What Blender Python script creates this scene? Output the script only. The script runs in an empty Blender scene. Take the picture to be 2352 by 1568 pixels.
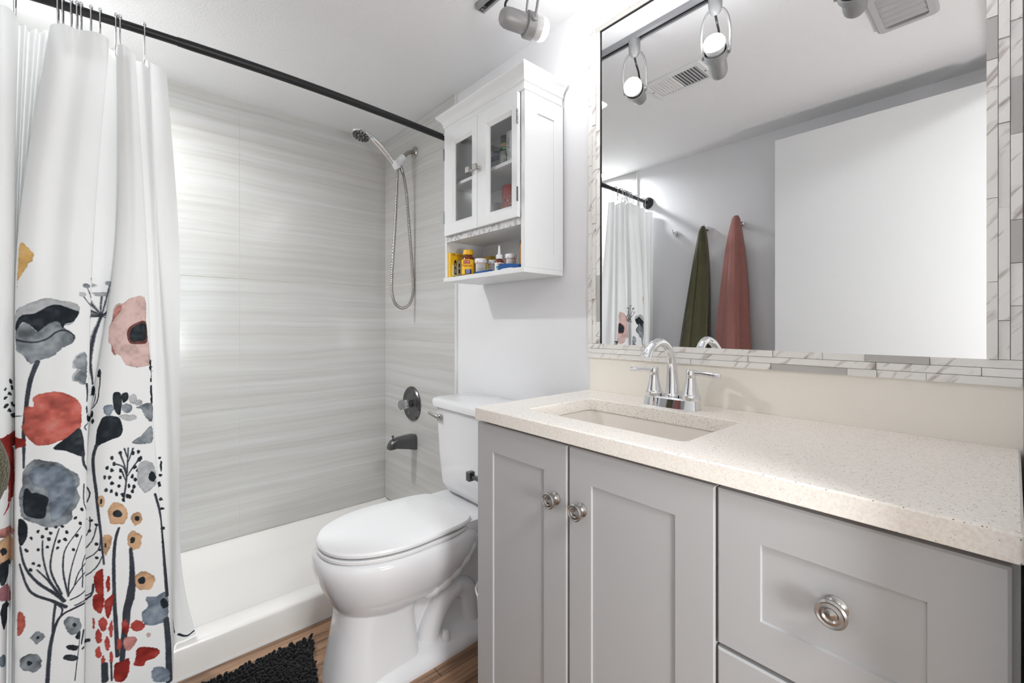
import bpy, bmesh, math, random
import numpy as np
from mathutils import Vector, Matrix

# ------------------------------------------------------------------ camera, world, lights, exposure
scene = bpy.context.scene
COL = scene.collection
PI = math.pi
H = 1.115                       # camera height (m)
cam_data = bpy.data.cameras.new('camera')
cam = bpy.data.objects.new('camera', cam_data)
COL.objects.link(cam)
cam.location = (0, 0, H)
cam.rotation_euler = (PI / 2, 0, -math.radians(41.285))
cam_data.sensor_width = 36
cam_data.lens = 36 * 1013.87 / 2352
cam_data.shift_y = -38.5 / 2352
cam_data.clip_start = 0.004
scene.camera = cam

scene.view_settings.view_transform = 'Standard'
scene.view_settings.look = 'None'
scene.view_settings.gamma = 1
scene.view_settings.use_curve_mapping = False
scene.view_settings.exposure = 0.16

world = bpy.data.worlds.new('world')
scene.world = world
world.use_nodes = True
wn = world.node_tree
bg = wn.nodes['Background']
sky = wn.nodes.new('ShaderNodeTexSky')
sky.sky_type = 'HOSEK_WILKIE'
sky.sun_direction = (0.5, 0.5, 0.7)
sky.turbidity = 4
wn.links.new(sky.outputs[0], bg.inputs[0])
bg.inputs[1].default_value = 1.0

def area_light(name, loc, rot, sx, sy, power, color=(1, 1, 1)):
    l = bpy.data.lights.new(name, 'AREA')
    l.shape = 'RECTANGLE'; l.size = sx; l.size_y = sy; l.energy = power; l.color = color
    o = bpy.data.objects.new(name, l); COL.objects.link(o)
    o.location = loc; o.rotation_euler = rot
    return o

# daylight entering the next room through its window, plus an added overhead fill without a lamp
area_light('window_daylight', (0.72, -2.79, 1.55), (PI / 2, 0, 0), 1.1, 1.1, 13, (0.76, 0.93, 1.0))
area_light('next_room_overhead_fill_light', (0.25, -1.0, 2.36), (0, 0, 0), 0.5, 0.5, 36, (0.965, 0.985, 1.0))
# the three spotlights glow through their bulb faces, built further down
l_ = bpy.data.lights.new('next_room_low_fill_light', 'POINT'); l_.energy = 35; l_.shadow_soft_size = .15; l_.color = (.965, .985, 1)  # added bodiless fill, set low to brighten the bathroom ceiling through the doorway
o_ = bpy.data.objects.new('next_room_low_fill_light', l_); COL.objects.link(o_); o_.location = (.25, -.8, .95)
BULB_EMISSION = 52.0
SHOWER_FILL_POWER = 13.5

# ------------------------------------------------------------------ helpers
def lin(c):
    return tuple(((v / 255) / 12.92 if v / 255 <= 0.04045 else ((v / 255 + 0.055) / 1.055) ** 2.4) for v in c) + (1,)

MATS = {}
def mat(name, rgb, rough=0.5, metal=0.0, bump=None, spec=0.5, coat=0, emit=0, trans=0, sheen=0, vary=None):
    if name in MATS: return MATS[name]
    m = bpy.data.materials.new(name); m.use_nodes = True
    nt = m.node_tree; p = nt.nodes['Principled BSDF']
    p.inputs['Base Color'].default_value = lin(rgb)
    p.inputs['Roughness'].default_value = rough
    p.inputs['Metallic'].default_value = metal
    p.inputs['Specular IOR Level'].default_value = spec
    p.inputs['Coat Weight'].default_value = coat
    p.inputs['Transmission Weight'].default_value = trans
    p.inputs['Sheen Weight'].default_value = sheen
    if emit:
        p.inputs['Emission Color'].default_value = lin(rgb); p.inputs['Emission Strength'].default_value = emit
    if bump or vary:
        tc = nt.nodes.new('ShaderNodeTexCoord')
    if bump:
        sc, st, dist = bump
        n = nt.nodes.new('ShaderNodeTexNoise'); n.inputs['Scale'].default_value = sc; n.inputs['Detail'].default_value = 3
        b = nt.nodes.new('ShaderNodeBump'); b.inputs['Strength'].default_value = st; b.inputs['Distance'].default_value = dist
        nt.links.new(tc.outputs['Object'], n.inputs['Vector']); nt.links.new(n.outputs['Fac'], b.inputs['Height'])
        nt.links.new(b.outputs['Normal'], p.inputs['Normal'])
    if vary:
        sc, rgb2, lo, hi = vary
        n = nt.nodes.new('ShaderNodeTexNoise'); n.inputs['Scale'].default_value = sc; n.inputs['Detail'].default_value = 4
        r = nt.nodes.new('ShaderNodeValToRGB')
        r.color_ramp.elements[0].position = lo; r.color_ramp.elements[1].position = hi
        r.color_ramp.elements[0].color = lin(rgb2); r.color_ramp.elements[1].color = lin(rgb)
        nt.links.new(tc.outputs['Object'], n.inputs['Vector']); nt.links.new(n.outputs['Fac'], r.inputs['Fac'])
        nt.links.new(r.outputs['Color'], p.inputs['Base Color'])
    MATS[name] = m
    return m

def root_loc(o):
    v = Vector((0, 0, 0))
    while o is not None:
        v += o.location; o = o.parent
    return v

def props(o, label=None, cat=None, group=None, kind=None):
    if label: o['label'] = label
    if cat: o['category'] = cat
    if group: o['group'] = group
    if kind: o['kind'] = kind
    return o

def thing(name, label, cat, loc, group=None):
    o = bpy.data.objects.new(name, None); COL.objects.link(o)
    o.empty_display_size = 0.05; o.location = loc
    return props(o, label, cat, group)

def obj(name, bm, m, parent=None, smooth=True, bevel=0, seg=2, angle=35, label=None, kind=None):
    """geometry written in world coordinates, linked as ONE mesh object"""
    off = root_loc(parent) if parent else Vector((0, 0, 0))
    bmesh.ops.recalc_face_normals(bm, faces=bm.faces)
    if off.length: bmesh.ops.translate(bm, verts=bm.verts, vec=-off)
    me = bpy.data.meshes.new(name); bm.to_mesh(me); bm.free()
    for mm in (m if isinstance(m, (list, tuple)) else [m]): me.materials.append(mm)
    o = bpy.data.objects.new(name, me); COL.objects.link(o)
    if parent: o.parent = parent
    if smooth:
        me.shade_smooth(); me.set_sharp_from_angle(angle=math.radians(angle))
    if bevel:
        b = o.modifiers.new('bevel', 'BEVEL'); b.width = bevel; b.segments = seg; b.limit_method = 'ANGLE'
        b.angle_limit = math.radians(40); b.harden_normals = False
    return props(o, label=label, kind=kind)

def single(name, bm, m, label, cat, group=None, **k):
    """a thing made of one mesh; origin at the middle of its base"""
    xs = [v.co.x for v in bm.verts]; ys = [v.co.y for v in bm.verts]; zs = [v.co.z for v in bm.verts]
    c = Vector(((min(xs) + max(xs)) / 2, (min(ys) + max(ys)) / 2, min(zs)))
    bmesh.ops.translate(bm, verts=bm.verts, vec=-c)
    o = obj(name, bm, m, **k); o.location = c
    return props(o, label, cat, group)

def struct(name, bm, m, parent=None, **k):
    o = obj(name, bm, m, parent, **k); o['kind'] = 'structure'
    return o

def new(): return bmesh.new()

def box(bm, x0, x1, y0, y1, z0, z1, mi=0):
    v = [bm.verts.new((x, y, z)) for x in (x0, x1) for y in (y0, y1) for z in (z0, z1)]
    for f in ((0, 1, 3, 2), (4, 6, 7, 5), (0, 4, 5, 1), (2, 3, 7, 6), (0, 2, 6, 4), (1, 5, 7, 3)):
        bm.faces.new([v[i] for i in f]).material_index = mi
    return v

def BX(*a):
    bm = new(); box(bm, *a); return bm

def loft(bm, rings, cap0=True, cap1=True, closed=True, loop=False, mi=0):
    vs = [[bm.verts.new(p) for p in r] for r in rings]
    n = len(vs[0])
    pairs = list(zip(vs[:-1], vs[1:])) + ([(vs[-1], vs[0])] if loop else [])
    for a, b in pairs:
        for i in range(n if closed else n - 1):
            j = (i + 1) % n
            bm.faces.new((a[i], a[j], b[j], b[i])).material_index = mi
    if cap0 and not loop: bm.faces.new(vs[0][::-1]).material_index = mi
    if cap1 and not loop: bm.faces.new(vs[-1]).material_index = mi
    return vs

def frames(pts):
    pts = [Vector(p) for p in pts]
    out = []; up = None
    for i, p in enumerate(pts):
        t = (pts[min(i + 1, len(pts) - 1)] - pts[max(i - 1, 0)]).normalized()
        if up is None:
            up = Vector((0, 0, 1)) if abs(t.z) < 0.9 else Vector((1, 0, 0))
        a = up - t * up.dot(t); a.normalize(); b = t.cross(a); up = a
        out.append((p, a, b))
    return out

def tube(bm, pts, r, seg=12, cap=True, sx=1, mi=0):
    fr = frames(pts); n = len(fr); rings = []
    for i, (p, a, b) in enumerate(fr):
        rr = r[i] if isinstance(r, (list, tuple)) else r
        rings.append([p + a * (rr * math.cos(q)) + b * (rr * sx * math.sin(q)) for q in (2 * PI * k / seg for k in range(seg))])
    return loft(bm, rings, cap, cap, mi=mi)

def catmull(pts, n=6):
    pts = [Vector(p) for p in pts]; e = [2 * pts[0] - pts[1]] + pts + [2 * pts[-1] - pts[-2]]; out = []
    for i in range(len(pts) - 1):
        a, b, c, d = e[i:i + 4]
        for k in range(n):
            t = k / n
            out.append(0.5 * (2 * b + (c - a) * t + (2 * a - 5 * b + 4 * c - d) * t * t + (3 * b - a - 3 * c + d) * t ** 3))
    out.append(pts[-1]); return out

def lathe(bm, prof, origin, axis=(0, 0, 1), seg=24, mi=0, cap=True, sx=1, ref=None):
    """prof: (radius, height along the axis)"""
    ax = Vector(axis).normalized(); o = Vector(origin)
    a = Vector(ref) if ref else (Vector((0, 0, 1)) if abs(ax.z) < 0.9 else Vector((1, 0, 0)))
    a = (a - ax * a.dot(ax)).normalized(); b = ax.cross(a)
    rings = [[o + ax * h + a * (r * math.cos(q)) + b * (r * sx * math.sin(q)) for q in (2 * PI * k / seg for k in range(seg))] for r, h in prof]
    return loft(bm, rings, cap, cap, mi=mi)

def rrect(x0, x1, y0, y1, r, z, n=6):
    out = []
    for cx, cy, a0 in ((x1 - r, y1 - r, 0), (x0 + r, y1 - r, PI / 2), (x0 + r, y0 + r, PI), (x1 - r, y0 + r, 3 * PI / 2)):
        for k in range(n + 1):
            q = a0 + PI / 2 * k / n
            out.append((cx + r * math.cos(q), cy + r * math.sin(q), z))
    return out

def egg(xf, xm, xb, hw, yc, z, nf=2.2, nb=2.8, taper=0.0, n=56):
    out = []
    for k in range(n):
        q = 2 * PI * k / n; c, s = math.cos(q), math.sin(q)
        if c < 0:
            x = xm - (xm - xf) * abs(c) ** (2 / nf); y = hw * math.copysign(abs(s) ** (2 / nf), s)
        else:
            x = xm + (xb - xm) * abs(c) ** (2 / nb); y = hw * math.copysign(abs(s) ** (2 / nb), s)
            y *= 1 - taper * ((x - xm) / (xb - xm)) ** 2
        out.append((x, yc + y, z))
    return out

def prism(bm, poly, axis, a, b, mi=0):
    """polygon in the plane across `axis` ('x','y','z') swept from a to b"""
    def P(u, v, w): return {'x': (w, u, v), 'y': (u, w, v), 'z': (u, v, w)}[axis]
    loft(bm, [[P(u, v, a) for u, v in poly], [P(u, v, b) for u, v in poly]], mi=mi)

def sphere(bm, c, r, seg=12, rings=8, sz=1.0, mi=0):
    prof = [(max(r * math.sin(PI * k / rings), 1e-5), -r * sz * math.cos(PI * k / rings)) for k in range(rings + 1)]
    lathe(bm, prof, c, (0, 0, 1), seg, mi)

def lettering(name, text, loc, normal, size, m, parent, up=(0, 0, 1), squeeze=1.0):
    """raised print on a label: loc = middle of the words"""
    cu = bpy.data.curves.new(name, 'FONT'); cu.body = text; cu.size = size; cu.extrude = 0.00015
    cu.align_x = 'CENTER'; cu.align_y = 'CENTER'; cu.materials.append(m)
    o = bpy.data.objects.new(name, cu); COL.objects.link(o)
    n = Vector(normal).normalized(); u = Vector(up); u = (u - n * u.dot(n)).normalized(); x = u.cross(n)
    o.matrix_world = Matrix(((x.x, u.x, n.x, 0), (x.y, u.y, n.y, 0), (x.z, u.z, n.z, 0), (0, 0, 0, 1)))
    o.scale = (squeeze, 1, 1)
    o.location = Vector(loc) - root_loc(parent); o.parent = parent
    FONTS.append(o); return o
FONTS = []

def copy_thing(o, loc=None, label=None):
    r = o.copy(); COL.objects.link(r)
    if loc is not None: r.location = loc
    if label: r['label'] = label
    for ch in list(o.children):
        c = ch.copy(); COL.objects.link(c); c.parent = r
        for g in list(ch.children):
            d = g.copy(); COL.objects.link(d); d.parent = c
    return r

# ------------------------------------------------------------------ materials
M_wall = mat('painted_wall', (240, 240, 242), 0.55, bump=(160, 0.12, 0.004))
M_ceil = mat('ceiling_paint', (243, 243, 244), 0.7, bump=(130, 0.35, 0.006))
M_hall = mat('next_room_paint', (222, 220, 214), 0.7, bump=(120, 0.1, 0.004))
M_cream = mat('cream_panel', (253, 247, 237), 0.45, bump=(160, 0.1, 0.003))
M_trim = mat('white_trim', (236, 236, 236), 0.35)
M_white = mat('white_cabinet_paint', (234, 235, 236), 0.35, bump=(60, 0.05, 0.002))
M_raw = mat('scuffed_edge', (216, 216, 216), 0.6, vary=(60, (176, 174, 172), 0.42, 0.5))
M_grey = mat('grey_vanity_paint', (186, 186, 187), 0.42, bump=(90, 0.05, 0.002))
M_porc = mat('porcelain', (236, 236, 238), 0.07, coat=0.3)
M_seat = mat('white_plastic', (240, 240, 241), 0.16)
M_acry = mat('shower_pan_acrylic', (236, 233, 229), 0.2)
M_chrome = mat('chrome', (232, 233, 236), 0.05, 1.0)
M_nickel = mat('brushed_nickel', (176, 174, 172), 0.27, 1.0)
M_dkmetal = mat('worn_dark_nickel', (112, 112, 114), 0.25, 1.0)
M_bronze = mat('warm_nickel', (172, 167, 162), 0.24, 1.0)
M_black = mat('black_metal', (38, 38, 40), 0.38, 0.3)
M_dark = mat('dark_gap', (20, 20, 20), 0.8)
M_silver = mat('silver_paint', (160, 160, 160), 0.42, 0.35)
M_rail = mat('track_rail_grey', (158, 158, 160), 0.4, 0.4)
M_plastic_w = mat('white_matte_plastic', (235, 235, 238), 0.35)
M_nozzle = mat('dark_rubber', (52, 52, 54), 0.6)

def glass_mat(name, tint=(1, 1, 1, 1)):
    m = bpy.data.materials.new(name); m.use_nodes = True; nt = m.node_tree
    for n in list(nt.nodes): nt.nodes.remove(n)
    out = nt.nodes.new('ShaderNodeOutputMaterial'); mx = nt.nodes.new('ShaderNodeMixShader')
    t = nt.nodes.new('ShaderNodeBsdfTransparent'); t.inputs[0].default_value = tint
    g = nt.nodes.new('ShaderNodeBsdfGlossy'); g.inputs['Roughness'].default_value = 0.02
    lw = nt.nodes.new('ShaderNodeLayerWeight'); lw.inputs[0].default_value = 0.5
    pw = nt.nodes.new('ShaderNodeMath'); pw.operation = 'POWER'; pw.inputs[1].default_value = 4
    f = nt.nodes.new('ShaderNodeMath'); f.operation = 'MULTIPLY_ADD'; f.inputs[1].default_value = 0.5; f.inputs[2].default_value = 0.035
    nt.links.new(lw.outputs['Facing'], pw.inputs[0]); nt.links.new(pw.outputs[0], f.inputs[0])
    nt.links.new(f.outputs[0], mx.inputs[0]); nt.links.new(t.outputs[0], mx.inputs[1]); nt.links.new(g.outputs[0], mx.inputs[2])
    nt.links.new(mx.outputs[0], out.inputs[0])
    return m
M_glass = glass_mat('clear_pane', (0.97, 0.975, 0.975, 1))
M_clear = glass_mat('clear_plastic', (0.93, 0.95, 0.97, 1))
M_mirror = mat('mirror_silver', (238, 239, 240), 0.0, 1.0)

def node(nt, t, **k):
    n = nt.nodes.new(t)
    for a, b in k.items(): setattr(n, a, b)
    return n

def streak_tile(name, scale):
    """honed stone-look porcelain: fine, long, level streaks"""
    m = bpy.data.materials.new(name); m.use_nodes = True; nt = m.node_tree; p = nt.nodes['Principled BSDF']; L = nt.links.new
    tc = node(nt, 'ShaderNodeTexCoord')
    warp = node(nt, 'ShaderNodeTexNoise'); warp.inputs['Scale'].default_value = 2.2
    wm = node(nt, 'ShaderNodeVectorMath', operation='SCALE'); wm.inputs['Scale'].default_value = 0.035
    add = node(nt, 'ShaderNodeVectorMath', operation='ADD')
    mp = node(nt, 'ShaderNodeMapping'); mp.inputs['Scale'].default_value = scale
    n1 = node(nt, 'ShaderNodeTexNoise'); n1.inputs['Scale'].default_value = 1.0; n1.inputs['Detail'].default_value = 6; n1.inputs['Roughness'].default_value = 0.62
    r1 = node(nt, 'ShaderNodeValToRGB'); e = r1.color_ramp.elements
    e[0].position = 0.30; e[0].color = lin((196, 195, 193)); e[1].position = 0.62; e[1].color = lin((212, 212, 211))
    k = r1.color_ramp.elements.new(0.43); k.color = lin((205, 204, 202))
    n2 = node(nt, 'ShaderNodeTexNoise'); n2.inputs['Scale'].default_value = 1.6
    mp2 = node(nt, 'ShaderNodeMapping'); mp2.inputs['Scale'].default_value = tuple(v * 0.18 for v in scale)
    r2 = node(nt, 'ShaderNodeValToRGB'); r2.color_ramp.elements[0].position = 0.35; r2.color_ramp.elements[1].position = 0.7
    r2.color_ramp.elements[0].color = lin((244, 243, 240)); r2.color_ramp.elements[1].color = lin((255, 255, 255))
    mul = node(nt, 'ShaderNodeMixRGB', blend_type='MULTIPLY'); mul.inputs[0].default_value = 1
    L(tc.outputs['Object'], warp.inputs['Vector']); L(warp.outputs['Color'], wm.inputs[0]); L(tc.outputs['Object'], add.inputs[0]); L(wm.outputs[0], add.inputs[1])
    L(add.outputs[0], mp.inputs['Vector']); L(mp.outputs[0], n1.inputs['Vector']); L(n1.outputs['Fac'], r1.inputs['Fac'])
    L(add.outputs[0], mp2.inputs['Vector']); L(mp2.outputs[0], n2.inputs['Vector']); L(n2.outputs['Fac'], r2.inputs['Fac'])
    L(r1.outputs[0], mul.inputs[1]); L(r2.outputs[0], mul.inputs[2]); L(mul.outputs[0], p.inputs['Base Color'])
    b = node(nt, 'ShaderNodeBump'); b.inputs['Strength'].default_value = 0.05; b.inputs['Distance'].default_value = 0.002
    L(n1.outputs['Fac'], b.inputs['Height']); L(b.outputs[0], p.inputs['Normal'])
    p.inputs['Roughness'].default_value = 0.16
    return m
M_tile_b = streak_tile('streaked_tile_along_x', (1.1, 1.1, 58))
M_tile_s = streak_tile('streaked_tile_along_y', (1.1, 1.1, 58))
M_grout = mat('pale_grout', (222, 217, 205), 0.8)

def quartz():
    m = bpy.data.materials.new('speckled_quartz'); m.use_nodes = True; nt = m.node_tree; p = nt.nodes['Principled BSDF']; L = nt.links.new
    tc = node(nt, 'ShaderNodeTexCoord')
    v = node(nt, 'ShaderNodeTexVoronoi'); v.inputs['Scale'].default_value = 260; v.inputs['Randomness'].default_value = 1
    lt = node(nt, 'ShaderNodeMath', operation='LESS_THAN'); lt.inputs[1].default_value = 0.25
    sep = node(nt, 'ShaderNodeSeparateColor')
    gt = node(nt, 'ShaderNodeMath', operation='GREATER_THAN'); gt.inputs[1].default_value = 0.80
    mu = node(nt, 'ShaderNodeMath', operation='MULTIPLY')
    n = node(nt, 'ShaderNodeTexNoise'); n.inputs['Scale'].default_value = 260; n.inputs['Detail'].default_value = 2
    r = node(nt, 'ShaderNodeValToRGB'); r.color_ramp.elements[0].position = 0.35; r.color_ramp.elements[1].position = 0.6
    r.color_ramp.elements[0].color = lin((245, 237, 228)); r.color_ramp.elements[1].color = lin((254, 249, 242))
    mx = node(nt, 'ShaderNodeMixRGB'); mx.inputs[2].default_value = lin((142, 136, 130))
    L(tc.outputs['Object'], v.inputs['Vector']); L(v.outputs['Distance'], lt.inputs[0]); L(v.outputs['Color'], sep.inputs[0])
    L(sep.outputs[0], gt.inputs[0]); L(lt.outputs[0], mu.inputs[0]); L(gt.outputs[0], mu.inputs[1])
    L(tc.outputs['Object'], n.inputs['Vector']); L(n.outputs['Fac'], r.inputs[0]); L(r.outputs[0], mx.inputs[1]); L(mu.outputs[0], mx.inputs[0])
    L(mx.outputs[0], p.inputs['Base Color']); p.inputs['Roughness'].default_value = 0.22
    return m
M_quartz = quartz()

def marble():
    m = bpy.data.materials.new('marble_mosaic'); m.use_nodes = True; nt = m.node_tree; p = nt.nodes['Principled BSDF']; L = nt.links.new
    tc = node(nt, 'ShaderNodeTexCoord'); at = node(nt, 'ShaderNodeAttribute'); at.attribute_name = 'piece'
    sep = node(nt, 'ShaderNodeSeparateColor')
    sh = node(nt, 'ShaderNodeVectorMath', operation='SCALE'); sh.inputs['Scale'].default_value = 7
    add = node(nt, 'ShaderNodeVectorMath', operation='ADD')
    mr_ = node(nt, 'ShaderNodeMapping'); mr_.inputs['Rotation'].default_value = (0.85, 0, 0)
    mp = node(nt, 'ShaderNodeMapping'); mp.inputs['Scale'].default_value = (9, 12, 75)
    n = node(nt, 'ShaderNodeTexNoise'); n.inputs['Scale'].default_value = 1.0; n.inputs['Detail'].default_value = 5; n.inputs['Distortion'].default_value = 0.4
    r = node(nt, 'ShaderNodeValToRGB'); e = r.color_ramp.elements
    e[0].position = 0.28; e[0].color = lin((168, 158, 154)); e[1].position = 0.43; e[1].color = lin((250, 247, 243))
    k = e.new(0.345); k.color = lin((214, 206, 201))
    g = node(nt, 'ShaderNodeMixRGB'); g.inputs[2].default_value = lin((198, 195, 191))
    gt = node(nt, 'ShaderNodeMath', operation='GREATER_THAN'); gt.inputs[1].default_value = 0.90
    mul = node(nt, 'ShaderNodeMixRGB', blend_type='MULTIPLY'); mul.inputs[0].default_value = 1
    mr = node(nt, 'ShaderNodeMapRange'); mr.inputs[3].default_value = 0.93; mr.inputs[4].default_value = 1.0
    L(at.outputs['Color'], sep.inputs[0]); L(at.outputs['Color'], sh.inputs[0]); L(tc.outputs['Object'], add.inputs[0]); L(sh.outputs[0], add.inputs[1])
    L(add.outputs[0], mr_.inputs['Vector']); L(mr_.outputs[0], mp.inputs['Vector']); L(mp.outputs[0], n.inputs['Vector']); L(n.outputs['Fac'], r.inputs[0])
    L(sep.outputs[0], gt.inputs[0]); L(gt.outputs[0], g.inputs[0]); L(r.outputs[0], g.inputs[1])
    L(sep.outputs[1], mr.inputs[0]); L(g.outputs[0], mul.inputs[1]); L(mr.outputs[0], mul.inputs[2]); L(mul.outputs[0], p.inputs['Base Color'])
    p.inputs['Roughness'].default_value = 0.35
    return m
M_marble = marble()

def planks():
    m = bpy.data.materials.new('brown_wood_planks'); m.use_nodes = True; nt = m.node_tree; p = nt.nodes['Principled BSDF']; L = nt.links.new
    tc = node(nt, 'ShaderNodeTexCoord')
    br = node(nt, 'ShaderNodeTexBrick'); br.offset = 0.37
    br.inputs['Scale'].default_value = 1; br.inputs['Brick Width'].default_value = 1.2; br.inputs['Row Height'].default_value = 0.15
    br.inputs['Mortar Size'].default_value = 0.0012; br.inputs['Color1'].default_value = lin((176, 140, 112)); br.inputs['Color2'].default_value = lin((150, 114, 88))
    br.inputs['Mortar'].default_value = lin((74, 54, 42))
    mp = node(nt, 'ShaderNodeMapping'); mp.inputs['Scale'].default_value = (3, 60, 3)
    n = node(nt, 'ShaderNodeTexNoise'); n.inputs['Scale'].default_value = 1; n.inputs['Detail'].default_value = 6; n.inputs['Distortion'].default_value = 0.3
    r = node(nt, 'ShaderNodeValToRGB'); r.color_ramp.elements[0].position = 0.33; r.color_ramp.elements[1].position = 0.62
    r.color_ramp.elements[0].color = lin((150, 138, 128)); r.color_ramp.elements[1].color = lin((255, 255, 255))
    mul = node(nt, 'ShaderNodeMixRGB', blend_type='MULTIPLY'); mul.inputs[0].default_value = 0.9
    L(tc.outputs['Object'], br.inputs['Vector']); L(tc.outputs['Object'], mp.inputs[0]); L(mp.outputs[0], n.inputs['Vector']); L(n.outputs['Fac'], r.inputs[0])
    L(br.outputs['Color'], mul.inputs[1]); L(r.outputs[0], mul.inputs[2]); L(mul.outputs[0], p.inputs['Base Color'])
    p.inputs['Roughness'].default_value = 0.4
    return m
M_floor = planks()

# ------------------------------------------------------------------ room shell
X0, XL, YB, ZC, YR = 1.18, -0.385, 2.478, 2.199, -0.012
struct('floor', BX(XL - .12, X0 + .12, -2.9, YB + .12, -.05, 0), M_floor, smooth=False)
struct('ceiling', BX(XL - .12, X0 + .12, YR - .12, YB + .12, ZC, ZC + .06), M_ceil, smooth=False)
struct('wall_right', BX(X0, X0 + .1, YR - .12, YB + .1, 0, ZC), M_wall, smooth=False)
struct('wall_left', BX(XL - .1, XL, YR - .12, YB + .1, 0, ZC), M_wall, smooth=False)
struct('wall_back', BX(XL, X0, YB + .0012, YB + .1, 0, ZC), M_grout, smooth=False)
DX0, DX1, DZ = -0.19, 0.63, 2.075
bm = new()
box(bm, XL, DX0 - .02, YR - .1, YR, 0, ZC); box(bm, DX1 + .02, X0, YR - .1, YR, 0, ZC); box(bm, DX0 - .02, DX1 + .02, YR - .1, YR, DZ + .02, ZC)
struct('wall_rear', bm, M_wall, smooth=False)
bm = new()
box(bm, DX0 - .02, DX0, YR - .1, YR, 0, DZ); box(bm, DX1, DX1 + .02, YR - .1, YR, 0, DZ); box(bm, DX0 - .02, DX1 + .02, YR - .1, YR, DZ, DZ + .02)
struct('trim_1', bm, M_trim, smooth=False)

# tiled shower walls: separate slabs with open joints over pale grout
GZ = [0.088, 0.709, 1.338, 1.952, ZC - .001]
bm = new(); g = .001
for a, b in zip(GZ[:-1], GZ[1:]):
    for x0, x1 in ((XL + .013, 0.419), (0.419, X0 - .0015)):
        box(bm, x0 + g, x1 - g, YB, YB + .0011, a + g, b - g)
struct('wall_shower_back', bm, M_tile_b, smooth=False)
for nm, xa, xb, y0 in (('wall_shower_right', X0 - .011, X0 - .0005, 1.738), ('wall_shower_left', XL + .0005, XL + .011, 1.765)):
    bm = new()
    for a, b in zip(GZ[:-1], GZ[1:]): box(bm, xa, xb, y0, YB - .001, a + g, b - g)
    struct(nm, bm, M_tile_s, smooth=False)
    struct(nm.replace('shower', 'grout'), BX(xa if xa < 0 else xa + .0004, xb - .0004 if xa < 0 else xb, y0 + .0005, YB - .001, .09, ZC - .001), M_grout, smooth=False)
struct('trim_2', BX(X0 - .012, X0 - .0005, 1.732, 1.7375, .088, ZC), M_trim, smooth=False)
struct('trim_3', BX(XL + .0005, XL + .012, 1.759, 1.7645, .088, ZC), M_trim, smooth=False)
struct('trim_4', BX(X0 - .003, X0 - .0002, -.010, .944, .80, 1.02), M_cream, smooth=False)  # thin cream panel between counter and mirror frame

# the next room beyond the doorway
bm = new(); box(bm, -1.5, -1.4, -2.9, YR - .1, 0, 2.44); struct('wall_hall_left', bm, M_hall, smooth=False)
bm = new(); box(bm, 1.9, 2.0, -2.9, YR - .1, 0, 2.44); struct('wall_hall_right', bm, M_hall, smooth=False)
bm = new(); box(bm, -1.5, 0.2, -2.9, -2.8, 0, 2.44); box(bm, 1.25, 2.0, -2.9, -2.8, 0, 2.44)
box(bm, .2, 1.25, -2.9, -2.8, 0, .95); box(bm, .2, 1.25, -2.9, -2.8, 2.12, 2.44); struct('wall_hall_end', bm, M_hall, smooth=False)
bm = new(); box(bm, -1.5, XL - .1, YR - .12, YR - .1, 0, 2.44); box(bm, X0 + .1, 2.0, YR - .12, YR - .1, 0, 2.44)
box(bm, XL - .1, X0 + .1, YR - .12, YR - .1, ZC + .06, 2.44); struct('wall_hall_front', bm, M_hall, smooth=False)
struct('ceiling_hall', BX(-1.5, 2.0, -2.9, YR - .1, 2.44, 2.5), M_ceil, smooth=False)
bm = new(); box(bm, -1.5, XL - .12, -2.9, YR - .12, -.05, 0); box(bm, X0 + .12, 2.0, -2.9, YR - .12, -.05, 0); struct('floor_hall', bm, M_floor, smooth=False)
bm = new()
for a in ((.2, .25, .95, 2.12), (1.2, 1.25, .95, 2.12), (.25, 1.2, .95, 1.0), (.25, 1.2, 2.07, 2.12), (.25, 1.2, 1.52, 1.56)):
    box(bm, a[0], a[1], -2.87, -2.82, a[2], a[3])
w = struct('window_1', bm, M_trim, smooth=False)
struct('window_pane', BX(.25, 1.2, -2.848, -2.842, 1.0, 2.07), M_clear, w, smooth=False)

# open flush door against the left wall
bm = BX(-.225, -.19, .058, .822, .012, 2.07)
struct('door_1', bm, M_trim, smooth=False, bevel=.002)

# ------------------------------------------------------------------ shower pan
pan = thing('shower_pan', 'low white shower pan with raised curb below the streaked tile walls', 'shower pan', (0.4, 2.1, 0))
bm = new()
prof = [(1.726, 0), (1.726, .092), (1.731, .101), (1.742, .106), (1.800, .106), (1.812, .102), (1.835, .072), (1.90, .050),
        (2.30, .046), (2.40, .054), (2.445, .082), (2.462, .088), (2.476, .088), (2.476, 0)]
prism(bm, prof, 'x', XL + .012, X0 - .012)
# rising ends
for xa, xb in ((XL + .012, XL + .05), (X0 - .05, X0 - .012)):
    prism(bm, [(1.80, .05), (1.80, .104), (2.45, .086), (2.45, .04)], 'x', xa, xb)
obj('pan_shell', bm, M_acry, pan, angle=50)
bm = new(); lathe(bm, [(.045, .0475), (.045, .0505), (.038, .0515), (.0, .051)], (0.95, 2.1, 0), seg=28); obj('drain', bm, M_nickel, pan)
single('caulk_bead', BX(XL + .012, X0 - .012, 1.722, 1.7255, 0.0005, .006), M_trim, 'thin white caulk line along the foot of the shower curb', 'caulk')

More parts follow.
